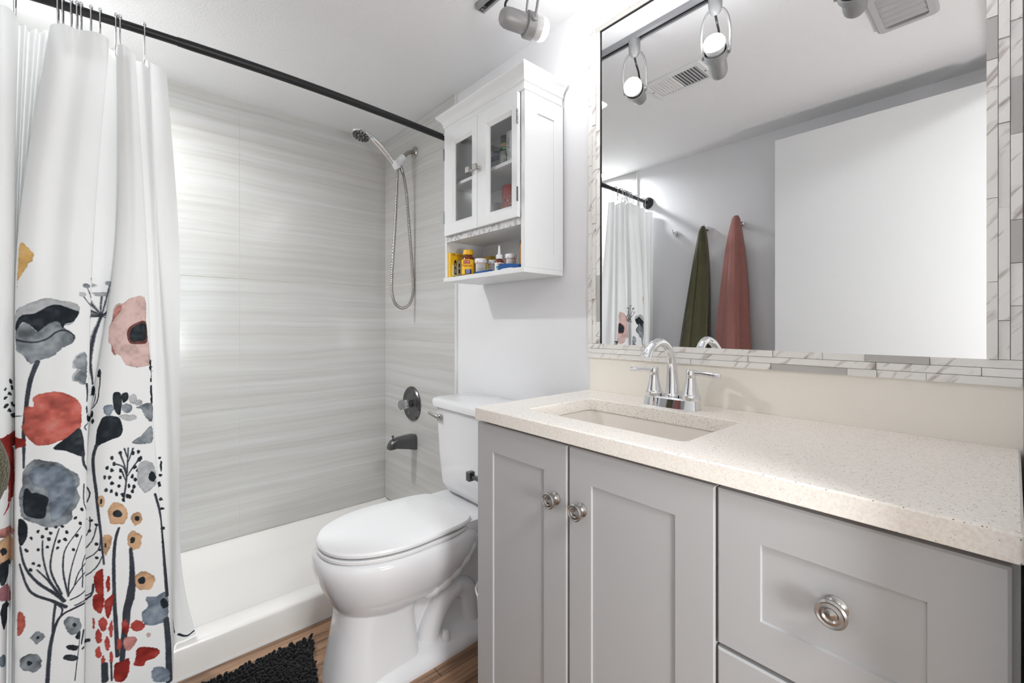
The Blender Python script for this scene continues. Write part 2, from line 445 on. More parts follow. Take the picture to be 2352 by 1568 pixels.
# ------------------------------------------------------------------ curtain rod
RZ = 1.957
def rod_y(x):
    t = (x - XL) / (X0 - XL)
    return 1.678 + .030 * t - .052 * math.sin(PI * t) ** 1.0
rod = thing('curtain_rod', 'black bowed shower curtain rod running wall to wall above the shower opening', 'curtain rod', (0.4, 1.64, RZ))
def rodpts(a, b, n): return [(a + (b - a) * k / n, rod_y(a + (b - a) * k / n), RZ) for k in range(n + 1)]
bm = new(); tube(bm, rodpts(XL + .02, .125, 24), .0118, 20); obj('inner_tube', bm, M_black, rod)
bm = new(); tube(bm, rodpts(.118, X0 - .02, 30), [.0128] + [.0138] * 30, 20); obj('outer_tube', bm, M_black, rod)
for x, s in ((XL + .0005, 1), (X0 - .0125, -1)):
    bm = new(); lathe(bm, [(.040, 0), (.040, .006), (.036, .012), (.024, .020), (.019, .030), (.019, .040)], (x, rod_y(x), RZ), (s, 0, 0), 28)
    obj('wall_flange', bm, M_black, rod)

# ------------------------------------------------------------------ shower curtain
CP = [
[(-0.375, 1.67), (-0.375, 1.67), (-0.375, 1.67), (-0.375, 1.67), (-0.375, 1.67)],
[(-0.352, 1.625), (-0.352, 1.625), (-0.352, 1.625), (-0.352, 1.625), (-0.352, 1.625)],
[(-0.328, 1.685), (-0.328, 1.685), (-0.328, 1.685), (-0.328, 1.685), (-0.328, 1.685)],
[(-0.303, 1.615), (-0.303, 1.615), (-0.303, 1.615), (-0.303, 1.615), (-0.303, 1.615)],
[(-0.278, 1.675), (-0.278, 1.675), (-0.278, 1.675), (-0.278, 1.675), (-0.278, 1.675)],
[(-0.2386, 1.62), (-0.2437, 1.6), (-0.2635, 1.6), (-0.2635, 1.6), (-0.2635, 1.6)],
[(-0.2165, 1.6), (-0.2179, 1.59), (-0.22, 1.585), (-0.2247, 1.58), (-0.2247, 1.58)],
[(-0.2035, 1.63), (-0.2022, 1.62), (-0.2072, 1.62), (-0.2179, 1.61), (-0.2193, 1.61)],
[(-0.2023, 1.68), (-0.2114, 1.67), (-0.2166, 1.665), (-0.2204, 1.65), (-0.2219, 1.65)],
[(-0.1889, 1.655), (-0.2037, 1.655), (-0.2089, 1.65), (-0.2126, 1.645), (-0.214, 1.645)],
[(-0.1862, 1.685), (-0.2032, 1.675), (-0.2079, 1.665), (-0.2095, 1.655), (-0.211, 1.655)],
[(-0.1713, 1.66), (-0.1954, 1.66), (-0.2022, 1.655), (-0.2045, 1.65), (-0.206, 1.65)],
[(-0.1666, 1.69), (-0.1933, 1.68), (-0.2011, 1.67), (-0.2028, 1.66), (-0.2043, 1.66)],
[(-0.1532, 1.665), (-0.187, 1.665), (-0.1954, 1.66), (-0.1978, 1.655), (-0.1993, 1.655)],
[(-0.1471, 1.685), (-0.1876, 1.67), (-0.1954, 1.66), (-0.1972, 1.65), (-0.1987, 1.65)],
[(-0.1463, 1.64), (-0.1919, 1.63), (-0.1977, 1.63), (-0.1992, 1.63), (-0.2006, 1.63)],
[(-0.1386, 1.605), (-0.1927, 1.6), (-0.1983, 1.6), (-0.1997, 1.605), (-0.1997, 1.605)],
[(-0.1165, 1.588), (-0.165, 1.585), (-0.1692, 1.59), (-0.1661, 1.595), (-0.1646, 1.595)],
[(-0.0898, 1.604), (-0.1321, 1.592), (-0.1369, 1.585), (-0.1282, 1.59), (-0.1282, 1.59)],
[(-0.0582, 1.592), (-0.0966, 1.583), (-0.1049, 1.59), (-0.0975, 1.598), (-0.0975, 1.598)],
[(-0.0313, 1.6), (-0.0609, 1.6), (-0.0736, 1.605), (-0.0804, 1.61), (-0.082, 1.61)],
[(-0.0354, 1.63), (-0.0696, 1.628), (-0.0804, 1.626), (-0.0835, 1.622), (-0.0842, 1.62)],
[(-0.0251, 1.645), (-0.0407, 1.634), (-0.0757, 1.632), (-0.0804, 1.626), (-0.0811, 1.625)],
[(-0.0099, 1.66), (-0.0089, 1.652), (-0.0651, 1.642), (-0.0722, 1.63), (-0.0747, 1.63)],
[(-0.0169, 1.632), (-0.0167, 1.617), (-0.0717, 1.618), (-0.0767, 1.618), (-0.0783, 1.618)],
[(-0.0025, 1.612), (0.0038, 1.603), (-0.0398, 1.598), (-0.0356, 1.598), (-0.0356, 1.598)],
[(0.0111, 1.625), (0.0248, 1.613), (0.0083, 1.607), (0.0218, 1.598), (0.0218, 1.598)],
[(0.0233, 1.64), (0.0466, 1.625), (0.0618, 1.622), (0.0972, 1.606), (0.1002, 1.606)],
[(0.0198, 1.66), (0.0433, 1.645), (0.0595, 1.638), (0.0972, 1.622), (0.1002, 1.622)],
[(0.0381, 1.668), (0.059, 1.65), (0.0725, 1.645), (0.1019, 1.632), (0.1039, 1.632)],
[(0.053, 1.645), (0.0716, 1.645), (0.0928, 1.65), (0.1074, 1.655), (0.1098, 1.66)],
[(0.0567, 1.668), (0.0758, 1.672), (0.1072, 1.685), (0.1145, 1.715), (0.1193, 1.738)],
[(0.0737, 1.672), (0.0988, 1.683), (0.1202, 1.705), (0.1302, 1.738), (0.1487, 1.746)],
[(0.0935, 1.662), (0.1252, 1.685), (0.1303, 1.725), (0.148, 1.752), (0.1742, 1.752)]]
CZ = [1.895, 1.37, .81, .2, .05]
def cr0(P, n):
    E = np.concatenate([2 * P[:1] - P[1:2], P, 2 * P[-1:] - P[-2:-1]]); out = []
    for i in range(len(P) - 1):
        a, b, c, d = E[i], E[i + 1], E[i + 2], E[i + 3]
        for q in range(n):
            t = q / n
            out.append(.5 * ((2 * b) + (c - a) * t + (2 * a - 5 * b + 4 * c - d) * t * t + (3 * b - a - 3 * c + d) * t ** 3))
    out.append(P[-1]); return np.array(out)
def curtain_grid(ncol=14, nrow=170):
    Q = cr0(np.array(CP), ncol); M = len(Q)
    z = np.linspace(CZ[0], CZ[-1], nrow); zl = np.array(CZ)[::-1]; G = np.zeros((nrow, M, 3))
    A = Q[:, ::-1, :]; hh = np.diff(zl); dl = np.diff(A, axis=1) / hh[None, :, None]
    m = np.zeros_like(A); m[:, 0] = dl[:, 0]; m[:, -1] = dl[:, -1]
    for j in range(1, 4): m[:, j] = (dl[:, j - 1] * hh[j] + dl[:, j] * hh[j - 1]) / (hh[j - 1] + hh[j])
    for r, zz in enumerate(z):
        j = min(max(int(np.searchsorted(zl, zz)) - 1, 0), 3); t = (zz - zl[j]) / hh[j]
        G[r, :, :2] = ((2 * t ** 3 - 3 * t * t + 1) * A[:, j] + (t ** 3 - 2 * t * t + t) * hh[j] * m[:, j]
                       + (-2 * t ** 3 + 3 * t * t) * A[:, j + 1] + (t ** 3 - t * t) * hh[j] * m[:, j + 1])
        G[r, :, 2] = zz
    ci = np.arange(M) / ncol
    zb = CZ[-1] + np.clip(ci - 29.6, 0, 1) * (.112 - CZ[-1]); zt = CZ[0] - .017 + .005 * np.sin(ci * 1.05 + .6)
    t = (G[:, :, 2] - CZ[-1]) / (CZ[0] - CZ[-1]); G[:, :, 2] = zb[None] + t * (zt - zb)[None]
    r = nrow * 58 // 100
    s = np.concatenate([[0], np.cumsum(np.linalg.norm(np.diff(G[r, :, :2], axis=0), axis=1))])
    return G, s

PRINT = """Sk;4,3;777,1113 772,1069 770,1026 770,978 776,925
Sk;2,1.6;777,1112 757,1151 746,1205
Pl;752,1207 750,1211 746,1212 741,1211 740,1207 741,1202 745,1201 750,1202
Sk;2,1.6;777,1112 768,1146 764,1195
Pl;770,1197 768,1201 764,1202 759,1201 758,1197 759,1192 763,1191 768,1192
Sk;2,1.6;777,1112 780,1150 783,1203
Pg;789,1205 787,1209 783,1210 778,1209 777,1205 778,1200 782,1199 787,1200
Sk;2,1.6;777,1112 791,1143 800,1187
Pl;806,1189 804,1193 800,1194 795,1193 794,1189 795,1184 799,1183 804,1184
Sk;2,1.6;777,1112 789,1135 797,1167
Pg;801,1169 799,1171 797,1172 794,1171 793,1169 794,1166 796,1165 799,1166
Sk;2,1.6;777,1112 766,1129 760,1153
Pl;764,1155 762,1157 760,1158 757,1157 756,1155 757,1152 759,1151 762,1152
Sk;2,1.6;777,1112 761,1115 752,1120
Pg;758,1122 756,1126 752,1127 747,1126 746,1122 747,1117 751,1116 756,1117
Sk;2,1.6;777,1112 756,1123 744,1139
Pl;748,1141 746,1143 744,1144 741,1143 740,1141 741,1138 743,1137 746,1138
Sk;2,1.6;777,1112 758,1108 747,1104
Pl;753,1106 751,1110 747,1111 742,1110 741,1106 742,1101 746,1100 751,1101
Sk;2,1.6;777,1112 791,1119 800,1129
Pl;806,1131 804,1135 800,1136 795,1135 794,1131 795,1126 799,1125 804,1126
Sk;2,1.6;777,1112 790,1104 798,1093
Pl;804,1095 802,1099 798,1100 793,1099 792,1095 793,1090 797,1089 802,1090
Sk;2,1.6;777,1112 749,1143 732,1186
Pg;738,1188 736,1192 732,1193 727,1192 726,1188 727,1183 731,1182 736,1183
Sk;2,1.6;777,1112 744,1133 725,1162
Pl;731,1164 729,1168 725,1169 720,1168 719,1164 720,1159 724,1158 729,1159
Sk;2,1.6;777,1112 798,1138 811,1174
Pl;815,1176 813,1178 811,1179 808,1178 807,1176 808,1173 810,1172 813,1173
Sk;2,1.6;777,1112 775,1137 775,1172
Pl;781,1174 779,1178 775,1179 770,1178 769,1174 770,1169 774,1168 779,1169
Py;615,1291 631,1279 641,1263 638,1245 631,1238 628,1226 614,1199 613,1178 613,1227
Pl;611,1121 631,1138 665,1152 685,1146 706,1142 718,1135 720,1119 710,1089 695,1081 613,1072
Pg;611,1077 631,1092 649,1070 668,1086 685,1092 695,1075 710,1061 714,1050 708,1033 693,1024 675,1003 654,997 638,990 625,1013 613,1023 611,1040
Pd;611,1091 623,1112 646,1115 667,1131 683,1135 695,1130 712,1121 720,1116 711,1092 697,1086 693,1074 685,1092 668,1086 654,1071 649,1070 639,1085 624,1095 611,1072
Sk;4.8,2.8;613,1051 631,1045 650,1043 668,1050 682,1065 697,1069 710,1058 713,1048
Sk;9.6,6;650,993 638,951 632,909 629,876 625,824 625,785
Sk;5.6,3.6;625,781 625,732
Ps;642,905 660,913 686,912 710,897 722,882 727,865 727,817 719,807 700,790 685,785 666,780 647,785 634,801 624,821 621,837 626,845 626,883 643,882
Pd;676,770 706,796 723,812 731,791 734,758 733,734 698,758
Sk;6.4,3.2;732,748 742,699 820,644 819,608
Sk;2.8,1.6;735,661 743,591 820,562
Pl;735,1007 717,1003 710,984 711,970 718,967 711,952 710,939 720,933 735,928
Pg;735,1002 721,1002 713,985 715,974 725,964 715,952 714,939 722,937 735,931
Sk;3.2,2;827,942 829,911 820,862 741,821 738,804
Sk;3.2,1.6;778,919 819,896 817,861
Sk;4.8,2;737,927 739,902 738,880
Pd;828,954 828,949 828,944 826,941 823,941 820,942 817,946 818,951 817,956 819,960 820,964 822,963 824,962 826,959
Pd;818,906 818,901 817,896 816,891 814,890 776,895 775,898 775,905 775,911 775,913 776,918 778,918 814,914 816,909
Pd;821,844 821,840 820,836 818,834 817,834 814,835 813,837 775,841 811,844 813,849 814,851 817,851 819,850 820,847
Pd;810,834 812,829 775,824 742,825 742,826 741,827 739,832 739,837 739,841 741,847 742,847 742,847 744,846 775,839
Pd;826,825 825,821 824,819 823,817 822,816 821,817 819,819 818,822 817,824 820,829 821,830 822,830 823,829 825,827
Pd;740,856 741,851 739,849 739,846 738,847 737,850 737,853 737,858 736,863 737,866 737,868 739,867 739,865 740,861
Pi;940,1165 885,1158 862,1142 848,1142 836,1128 836,1096 831,1075 835,1039 844,1028 850,1005 870,999 888,973 919,965 947,969 956,977 953,1031 945,1095
Pq;852,1138 839,1123 837,1092 846,1105 860,1128
Pq;844,1028 851,1004 858,1000 853,1014
Pn;942,1097 910,1090 888,1075 884,1056 895,1033 921,1031 945,1035 948,1058
Pd;941,1090 911,1084 895,1069 893,1051 901,1038 922,1039 942,1044 945,1063
Pd;848,834 866,834 882,824 889,793 883,776 869,771 846,761 835,755 835,796 841,821
Sk;8,3.2;836,758 830,724 834,677 839,636 842,596 845,556 848,515 850,474 852,435
Pb;868,853 865,847 863,842 860,837 855,836 850,841 847,846 845,853 845,861 848,863 853,866 858,865 863,865 865,858
Pd;864,897 878,896 884,875 882,836 871,845 864,872
Pd;882,891 896,895 899,878 887,868
Pg;908,850 907,844 904,840 900,839 895,839 888,844 885,851 884,856 885,862 889,863 893,865 900,863 905,861 908,855
Pl;919,876 919,870 916,865 911,862 908,863 904,865 901,870 900,876 900,883 903,886 907,890 911,890 916,888 919,882
Pl;932,863 930,860 929,858 926,857 922,856 918,857 916,860 914,863 916,867 918,870 921,872 926,873 929,871 932,868
Pl;918,824 919,820 913,817 905,816 897,817 889,821 884,826 880,831 884,834 889,835 896,834 905,832 913,831 918,827
Pg;918,852 957,860 954,806 937,827 930,845
Pg;908,753 929,770 953,795 954,751 938,745
Pd;983,982 961,974 957,970 954,973 953,979 954,983 958,987 959,984
Pd;985,964 959,956 958,952 954,956 952,963 954,969 958,972 960,970
Pd;960,927 959,922 957,921 954,922 954,927 954,931 957,934 960,931
Pd;960,906 960,902 957,900 954,901 953,906 955,911 958,912 961,912
Pd;959,892 961,883 956,880 954,883 953,892 954,900 957,902 960,900
Pd;960,871 959,863 957,858 954,863 953,871 955,878 958,882 961,878
Pd;962,944 960,937 958,934 957,937 958,943 958,949 959,953 984,952
Pd;418,941 418,937 413,937 406,939 404,943 403,948 407,951 411,948 418,944
Pd;397,928 395,926 393,924 392,923 390,926 389,927 392,929 393,931 395,929
Pd;490,922 425,921 419,921 413,923 411,927 409,933 413,934 421,932 425,929
Pd;399,907 397,905 393,902 391,902 389,903 390,907 390,908 393,909 397,909
Pd;417,909 412,909 407,909 402,912 398,913 399,916 402,919 406,918 412,914
Pd;606,888 490,878 421,882 415,885 410,891 410,892 415,893 420,892 490,885
Pd;403,886 401,885 396,882 392,881 389,883 390,887 392,890 396,891 401,890
Pd;418,868 413,867 407,868 402,871 398,872 400,876 402,878 407,878 413,873
Pd;608,860 491,850 426,852 416,857 411,861 413,863 419,863 425,862 604,863
Pr;392,786 398,814 604,812 606,779
Pr;392,789 491,774 495,651 411,647 408,677
Pr;392,622 411,647 416,637 399,627
Pq;387,591 491,570 495,554 416,564 387,570
Pp;387,564 483,552 492,514 485,485 388,504
Pd;410,528 408,525 404,524 395,525 392,525 389,529 388,533 387,535 386,540 388,542 392,544 396,541 401,539 405,534
Pd;388,509 484,483 430,468 402,452 388,459
Pm;390,452 477,421 477,383 391,417
Pd;394,408 477,377 433,355 401,343
Pb;391,285 423,270 427,244 392,260
Pg;625,727 642,749 660,742 686,730 704,707 722,689 725,666 720,651 726,627 718,606 709,596 709,576 690,567 665,571 647,586 625,605 620,623 617,662 623,692
Pb;635,719 660,733 690,718 712,687 715,637 706,611 689,590 671,587 667,662 642,684
Pd;632,678 638,666 647,664 667,646 664,627 660,598 642,602 626,618 624,652 626,676
Pd;616,605 630,591 631,562 624,541 617,545
Pd;681,567 681,564 678,564 676,566 676,570 678,571 681,570
Pd;693,562 691,561 689,561 687,564 687,567 689,569 692,566
Pd;665,566 665,565 662,565 660,569 660,572 662,572 665,570
Pd;651,566 650,562 648,562 646,565 646,567 648,570 651,569
Pd;673,554 671,551 669,551 667,555 667,559 669,559 672,557
Pd;701,545 700,541 696,544 695,546 695,551 697,552 700,549
Pd;659,550 658,547 655,546 653,549 654,554 655,555 657,554
Pd;640,551 639,547 638,547 636,551 635,555 638,556 639,555
Pd;669,540 669,537 665,537 664,541 663,545 665,546 669,544
Pd;723,529 721,526 718,525 715,529 714,533 718,534 720,534
Pd;698,526 697,524 694,525 690,530 691,533 694,534 696,531
Pd;686,528 685,525 682,524 681,526 681,530 683,533 686,531
Pd;666,520 666,518 664,518 661,521 662,524 663,526 666,523
Pd;683,513 682,510 678,509 678,511 678,515 680,516 682,516
Pd;651,520 650,516 648,516 646,519 646,521 648,524 650,523
Pd;633,523 632,519 629,520 627,524 626,528 629,529 631,526
Pd;714,494 712,491 709,493 707,494 707,499 710,500 712,498
Pd;643,486 642,483 641,484 638,486 638,490 641,491 642,490
Pd;639,472 638,468 635,469 633,472 633,475 635,478 638,475
Pd;652,479 651,475 649,477 646,478 647,481 649,484 650,483
Pd;730,557 730,554 725,556 723,559 723,562 725,564 730,561
Pd;720,577 718,574 714,574 712,576 713,579 715,581 719,580
Pd;735,592 733,590 730,591 727,596 727,598 730,600 733,597
Pd;829,530 828,528 824,526 822,528 821,531 824,534 828,534
Pd;843,491 842,489 839,489 836,491 836,495 839,498 843,495
Pd;843,454 841,452 839,452 836,455 836,459 839,460 842,458
Pd;848,475 847,473 844,474 843,477 842,480 845,480 847,479
Pd;843,544 842,541 839,541 837,544 836,547 839,549 842,547
Pd;833,557 830,555 828,554 825,555 824,559 828,561 831,561
Sk;2.4,3.6;656,541 656,500 664,442 677,404 690,370
Sk;2.4,3.6;684,561 672,511 668,458 685,391
Sk;2.4,3.6;728,549 696,508 689,469 690,430 697,379
Sk;2.4,3.6;731,525 709,465 699,417 697,379
Sk;2.4,3.6;840,541 820,488 733,442 711,402
Sk;2.4,3.6;847,508 833,465 733,419 698,383
Sk;2.4,3.6;646,470 664,434 687,371
Sk;2.4,3.6;850,459 827,418 742,374 701,367
Sk;2.4,3.6;826,567 818,519 740,468 734,411 733,388
Sk;3.2,6.8;619,536 627,484 646,439 673,398 689,370
Sk;3.2,6.8;618,493 630,434 643,407 668,382 692,353
Sk;2.8,2.8;832,386 820,358 727,348 710,348
Sk;4.4,6.4;832,386 816,347 714,341 686,337 674,319 666,279 662,238 659,175
Sk;4.8,3.6;674,372 670,333 668,289
Sk;2.4,3.6;677,367 685,352 683,338
Pp;897,555 895,545 889,533 882,535 874,537 865,542 863,555 861,570 862,582 868,595 875,597 884,591 891,581 896,567
Pd;887,560 885,555 880,554 874,557 870,564 870,570 874,574 880,574 885,567
Pp;924,535 922,528 919,523 914,520 910,519 907,526 904,533 903,541 904,549 908,554 911,555 916,556 921,550 922,544
Pd;918,536 918,533 914,531 911,534 910,536 910,541 911,544 914,545 918,541
Pp;855,606 855,598 853,593 850,590 848,591 845,596 843,602 843,610 843,616 845,621 848,622 850,622 853,620 855,613
Pd;851,605 850,601 850,600 847,601 847,605 847,610 848,613 850,613 851,610
Pp;919,474 919,463 916,454 910,453 904,452 899,460 896,473 895,484 896,496 900,503 905,509 911,501 914,496 921,486
Pd;908,479 907,474 904,472 901,474 900,479 900,485 903,490 905,489 908,485
Pp;938,348 935,338 929,328 922,331 914,335 910,342 904,352 904,366 904,377 910,382 916,386 924,382 930,374 937,361
Pd;922,357 921,352 918,350 913,353 911,358 910,366 914,370 919,370 922,363
Pp;853,514 866,508 866,490 861,472 855,458 851,483
Pd;857,485 857,481 856,480 854,481 854,486 854,491 856,491 857,490
Sk;5.2,8;880,524 873,493 869,438 868,370 868,320 869,269 870,223 871,175
Sk;5.6,12;900,459 901,404 899,353
Sk;13.6,16;899,353 895,319
Sk;16,9.6;895,319 889,290 887,254 883,220 879,156
Sk;2.8,3.6;901,740 899,691 896,647 891,603
Pd;871,720 870,715 869,714 866,717 865,720 866,724 869,725 870,724
Pd;888,728 887,724 884,723 883,727 880,730 883,734 884,735 887,733
Pd;862,695 862,691 860,689 857,691 856,695 857,698 860,700 862,698
Pd;875,702 875,698 873,697 870,699 870,703 870,707 873,708 875,707
Pd;873,684 870,682 869,681 866,682 865,686 866,691 869,691 871,688
Pd;888,681 888,676 885,676 883,678 883,683 883,687 885,687 888,684
Pd;858,671 857,666 855,664 853,667 853,671 853,674 855,676 857,674
Pd;868,668 865,663 864,662 862,663 861,668 862,672 864,674 865,672
Pd;873,649 870,646 869,646 866,647 865,651 866,654 869,656 870,654
Pd;885,638 883,635 882,635 880,636 879,641 880,644 882,644 884,642
Pd;887,661 887,658 884,658 883,659 882,663 883,667 884,668 887,664
Pd;861,635 860,631 857,630 856,631 854,635 856,639 857,641 860,638
Pd;870,628 870,625 868,625 865,626 865,630 865,633 868,635 870,632
Pd;880,618 879,613 876,613 875,616 874,621 875,623 876,626 879,622
Pd;892,612 892,607 889,607 887,610 885,616 887,618 889,618 892,616
Pd;901,606 900,602 897,601 895,605 895,610 895,613 897,613 900,611
Pd;905,602 904,598 901,598 900,601 899,605 899,608 901,610 904,607
Pd;893,597 892,592 891,593 888,595 887,600 888,603 891,603 892,601
Pd;910,617 910,613 907,612 905,615 904,618 907,623 908,623 910,622
Pd;904,633 903,630 900,628 899,632 899,635 899,639 901,641 903,638
Pd;911,658 910,654 908,653 905,656 905,659 907,663 908,666 911,662
Pd;918,682 914,679 913,678 911,679 910,683 911,687 913,689 916,687
Pd;926,702 926,697 922,697 921,699 919,703 921,708 924,708 924,705
Pd;929,705 929,702 926,700 924,702 922,707 924,710 926,712 929,710
Pd;926,725 924,722 922,719 919,722 919,727 919,729 922,730 924,729
Pd;914,724 913,720 911,718 908,720 908,724 908,728 911,730 913,728
Pd;922,673 921,669 919,668 916,671 916,674 918,678 919,679 921,677
Pd;918,648 916,643 914,642 911,646 911,648 911,652 914,654 916,652
Pd;929,643 927,639 926,638 922,641 922,644 922,648 926,651 929,647
Pd;914,628 913,625 910,623 908,626 908,630 908,633 911,635 913,633
Sk;3.6,2;873,703 891,689 897,658
Sk;3.6,2;888,678 896,648
Sk;3.6,2;922,703 907,679 899,662
Sk;3.6,2;884,729 893,695 897,671
Sk;3.6,2;911,737 901,702
Sk;3.6,2;893,740 899,714
Pw;956,643 954,623 948,615 938,607 930,606 922,625 918,638 918,658 919,676 924,691 934,697 942,693 951,684 956,663
Pd;957,643 954,638 952,633 949,632 945,635 942,639 940,646 941,651 942,657 944,659 947,663 950,661 954,654 954,651
Pr;833,406 846,424 850,416 850,352 845,350 836,370
Pr;861,378 861,368 860,361 857,357 856,357 856,363 854,372 854,381 855,391 856,394 857,401 858,401 861,397 861,389
Pr;832,355 848,353 850,332 844,304 831,323
Pr;851,332 866,347 865,319 857,286 852,304
Po;834,279 833,272 832,267 832,265 831,264 829,269 829,274 829,280 829,286 829,292 831,296 831,295 833,290 833,286
Po;855,270 853,264 852,258 849,253 845,255 843,259 842,267 840,276 841,286 844,292 846,292 849,295 851,287 854,280
Po;864,254 863,244 863,235 861,231 861,231 858,236 858,245 857,256 858,265 860,274 861,277 863,277 863,272 864,264
Po;845,239 845,230 843,225 841,224 839,224 836,228 834,235 834,244 835,253 836,259 839,263 841,261 843,255 845,248
Po;858,215 858,208 856,200 855,199 853,198 851,205 850,212 850,219 850,228 852,234 853,238 855,236 856,233 858,224
Po;844,197 844,189 842,184 841,183 839,182 836,188 834,193 834,200 834,208 836,212 839,215 841,215 842,210 843,205
Po;850,173 850,167 850,162 848,160 846,160 845,165 844,169 844,175 844,180 845,183 846,187 848,187 850,180 851,177
Po;864,175 863,170 862,165 862,164 860,163 858,167 857,172 858,178 857,184 858,189 860,193 862,189 862,187 863,182
Pr;892,244 892,234 889,228 887,223 884,228 882,233 880,241 880,251 880,260 883,266 884,269 888,269 889,261 891,254
Po;918,230 916,225 913,221 908,221 904,224 899,229 895,238 895,244 897,250 900,253 904,255 908,253 913,246 916,239
Pq;883,218 904,207 901,188 891,177 883,193
Po;879,202 878,195 876,190 875,187 873,190 871,193 870,199 871,207 871,212 871,219 873,221 875,219 878,214 879,209
Pr;905,173 916,172 938,149 937,129 919,129 914,119 900,132 903,154
Pr;866,154 879,156 891,156 892,126 883,100 866,111
Pi;926,199 926,195 922,194 921,197 919,203 921,205 922,207 926,203
Pb;922,310 937,302 957,302 956,229 940,220 918,234 914,270 924,281
Pd;958,267 958,261 955,259 952,259 949,259 947,265 945,271 945,277 945,284 948,289 950,289 953,286 955,281 957,276
Pg;730,287 728,279 719,272 710,271 700,276 694,286 690,300 687,310 688,320 694,325 700,323 710,316 721,309 725,300
Pd;714,295 713,292 709,291 705,295 704,299 705,302 709,302 712,299
Pg;657,294 654,289 651,286 648,284 644,282 640,290 637,295 634,302 637,307 640,311 643,314 648,312 652,307 655,301
Pd;648,296 647,295 646,294 645,295 644,297 645,301 646,301 648,300
Pg;651,231 650,221 646,216 639,212 632,219 626,223 619,235 618,246 619,256 625,260 632,263 639,260 646,253 651,241
Pd;637,236 635,234 632,233 630,236 629,241 630,245 632,245 636,241
Pd;710,265 725,275 725,259 718,254
Sk;8,4.8;738,269 730,238
Sk;9.6,5.6;820,236 734,223
Pd;719,233 717,230 713,228 706,230 700,235 695,239 692,244 690,249 691,251 695,251 701,248 707,244 713,240 719,236
Pd;719,205 715,203 710,202 702,205 695,210 690,215 685,221 685,225 686,228 690,229 695,226 702,221 710,215 712,213
Sk;2.4,3.2;725,264 719,223 713,187 708,151
Ps;615,373 626,360 625,327 614,316
Sk;4.8,8;951,595 959,528 959,458 958,399 958,346 958,292
Sk;9.6,12;953,226 954,188 955,148 955,95 955,41
Pd;995,692 994,688 992,687 989,689 988,692 989,694 992,694 994,693
Pd;996,666 995,652 993,649 992,653 991,666 993,677 994,681 997,677
Pd;996,638 994,636 991,635 987,638 986,642 988,644 991,643 994,642
Pd;990,612 989,607 962,611 960,615 959,621 960,627 987,622 989,620
Pd;992,567 992,564 962,571 960,572 958,577 961,579 987,575 991,571
Pd;996,539 992,536 962,545 958,546 958,549 958,551 987,545 993,541
Pd;992,479 990,477 961,483 957,488 956,491 958,495 961,498 991,485
Pd;961,449 961,444 958,442 957,445 955,452 958,457 959,458 960,455
Pb;930,101 954,76 953,42 930,63
Sk;11.2,11.2;849,163 850,119
Sk;3.2,3.2;860,162 861,113
Sd;6.4,4;1032,111 1049,44
Sd;5.6,4;1060,27 1075,9 1093,14"""
INK = {'k': (62, 66, 74), 'd': (40, 46, 52), 'g': (140, 147, 153), 'l': (190, 192, 194), 'b': (128, 140, 154), 's': (206, 106, 94),
       'r': (160, 52, 46), 'o': (196, 82, 74), 'p': (216, 174, 136), 'i': (222, 190, 183), 'y': (230, 186, 116), 'n': (110, 66, 62),
       'q': (208, 140, 132), 'm': (166, 112, 120), 'w': (206, 208, 211)}
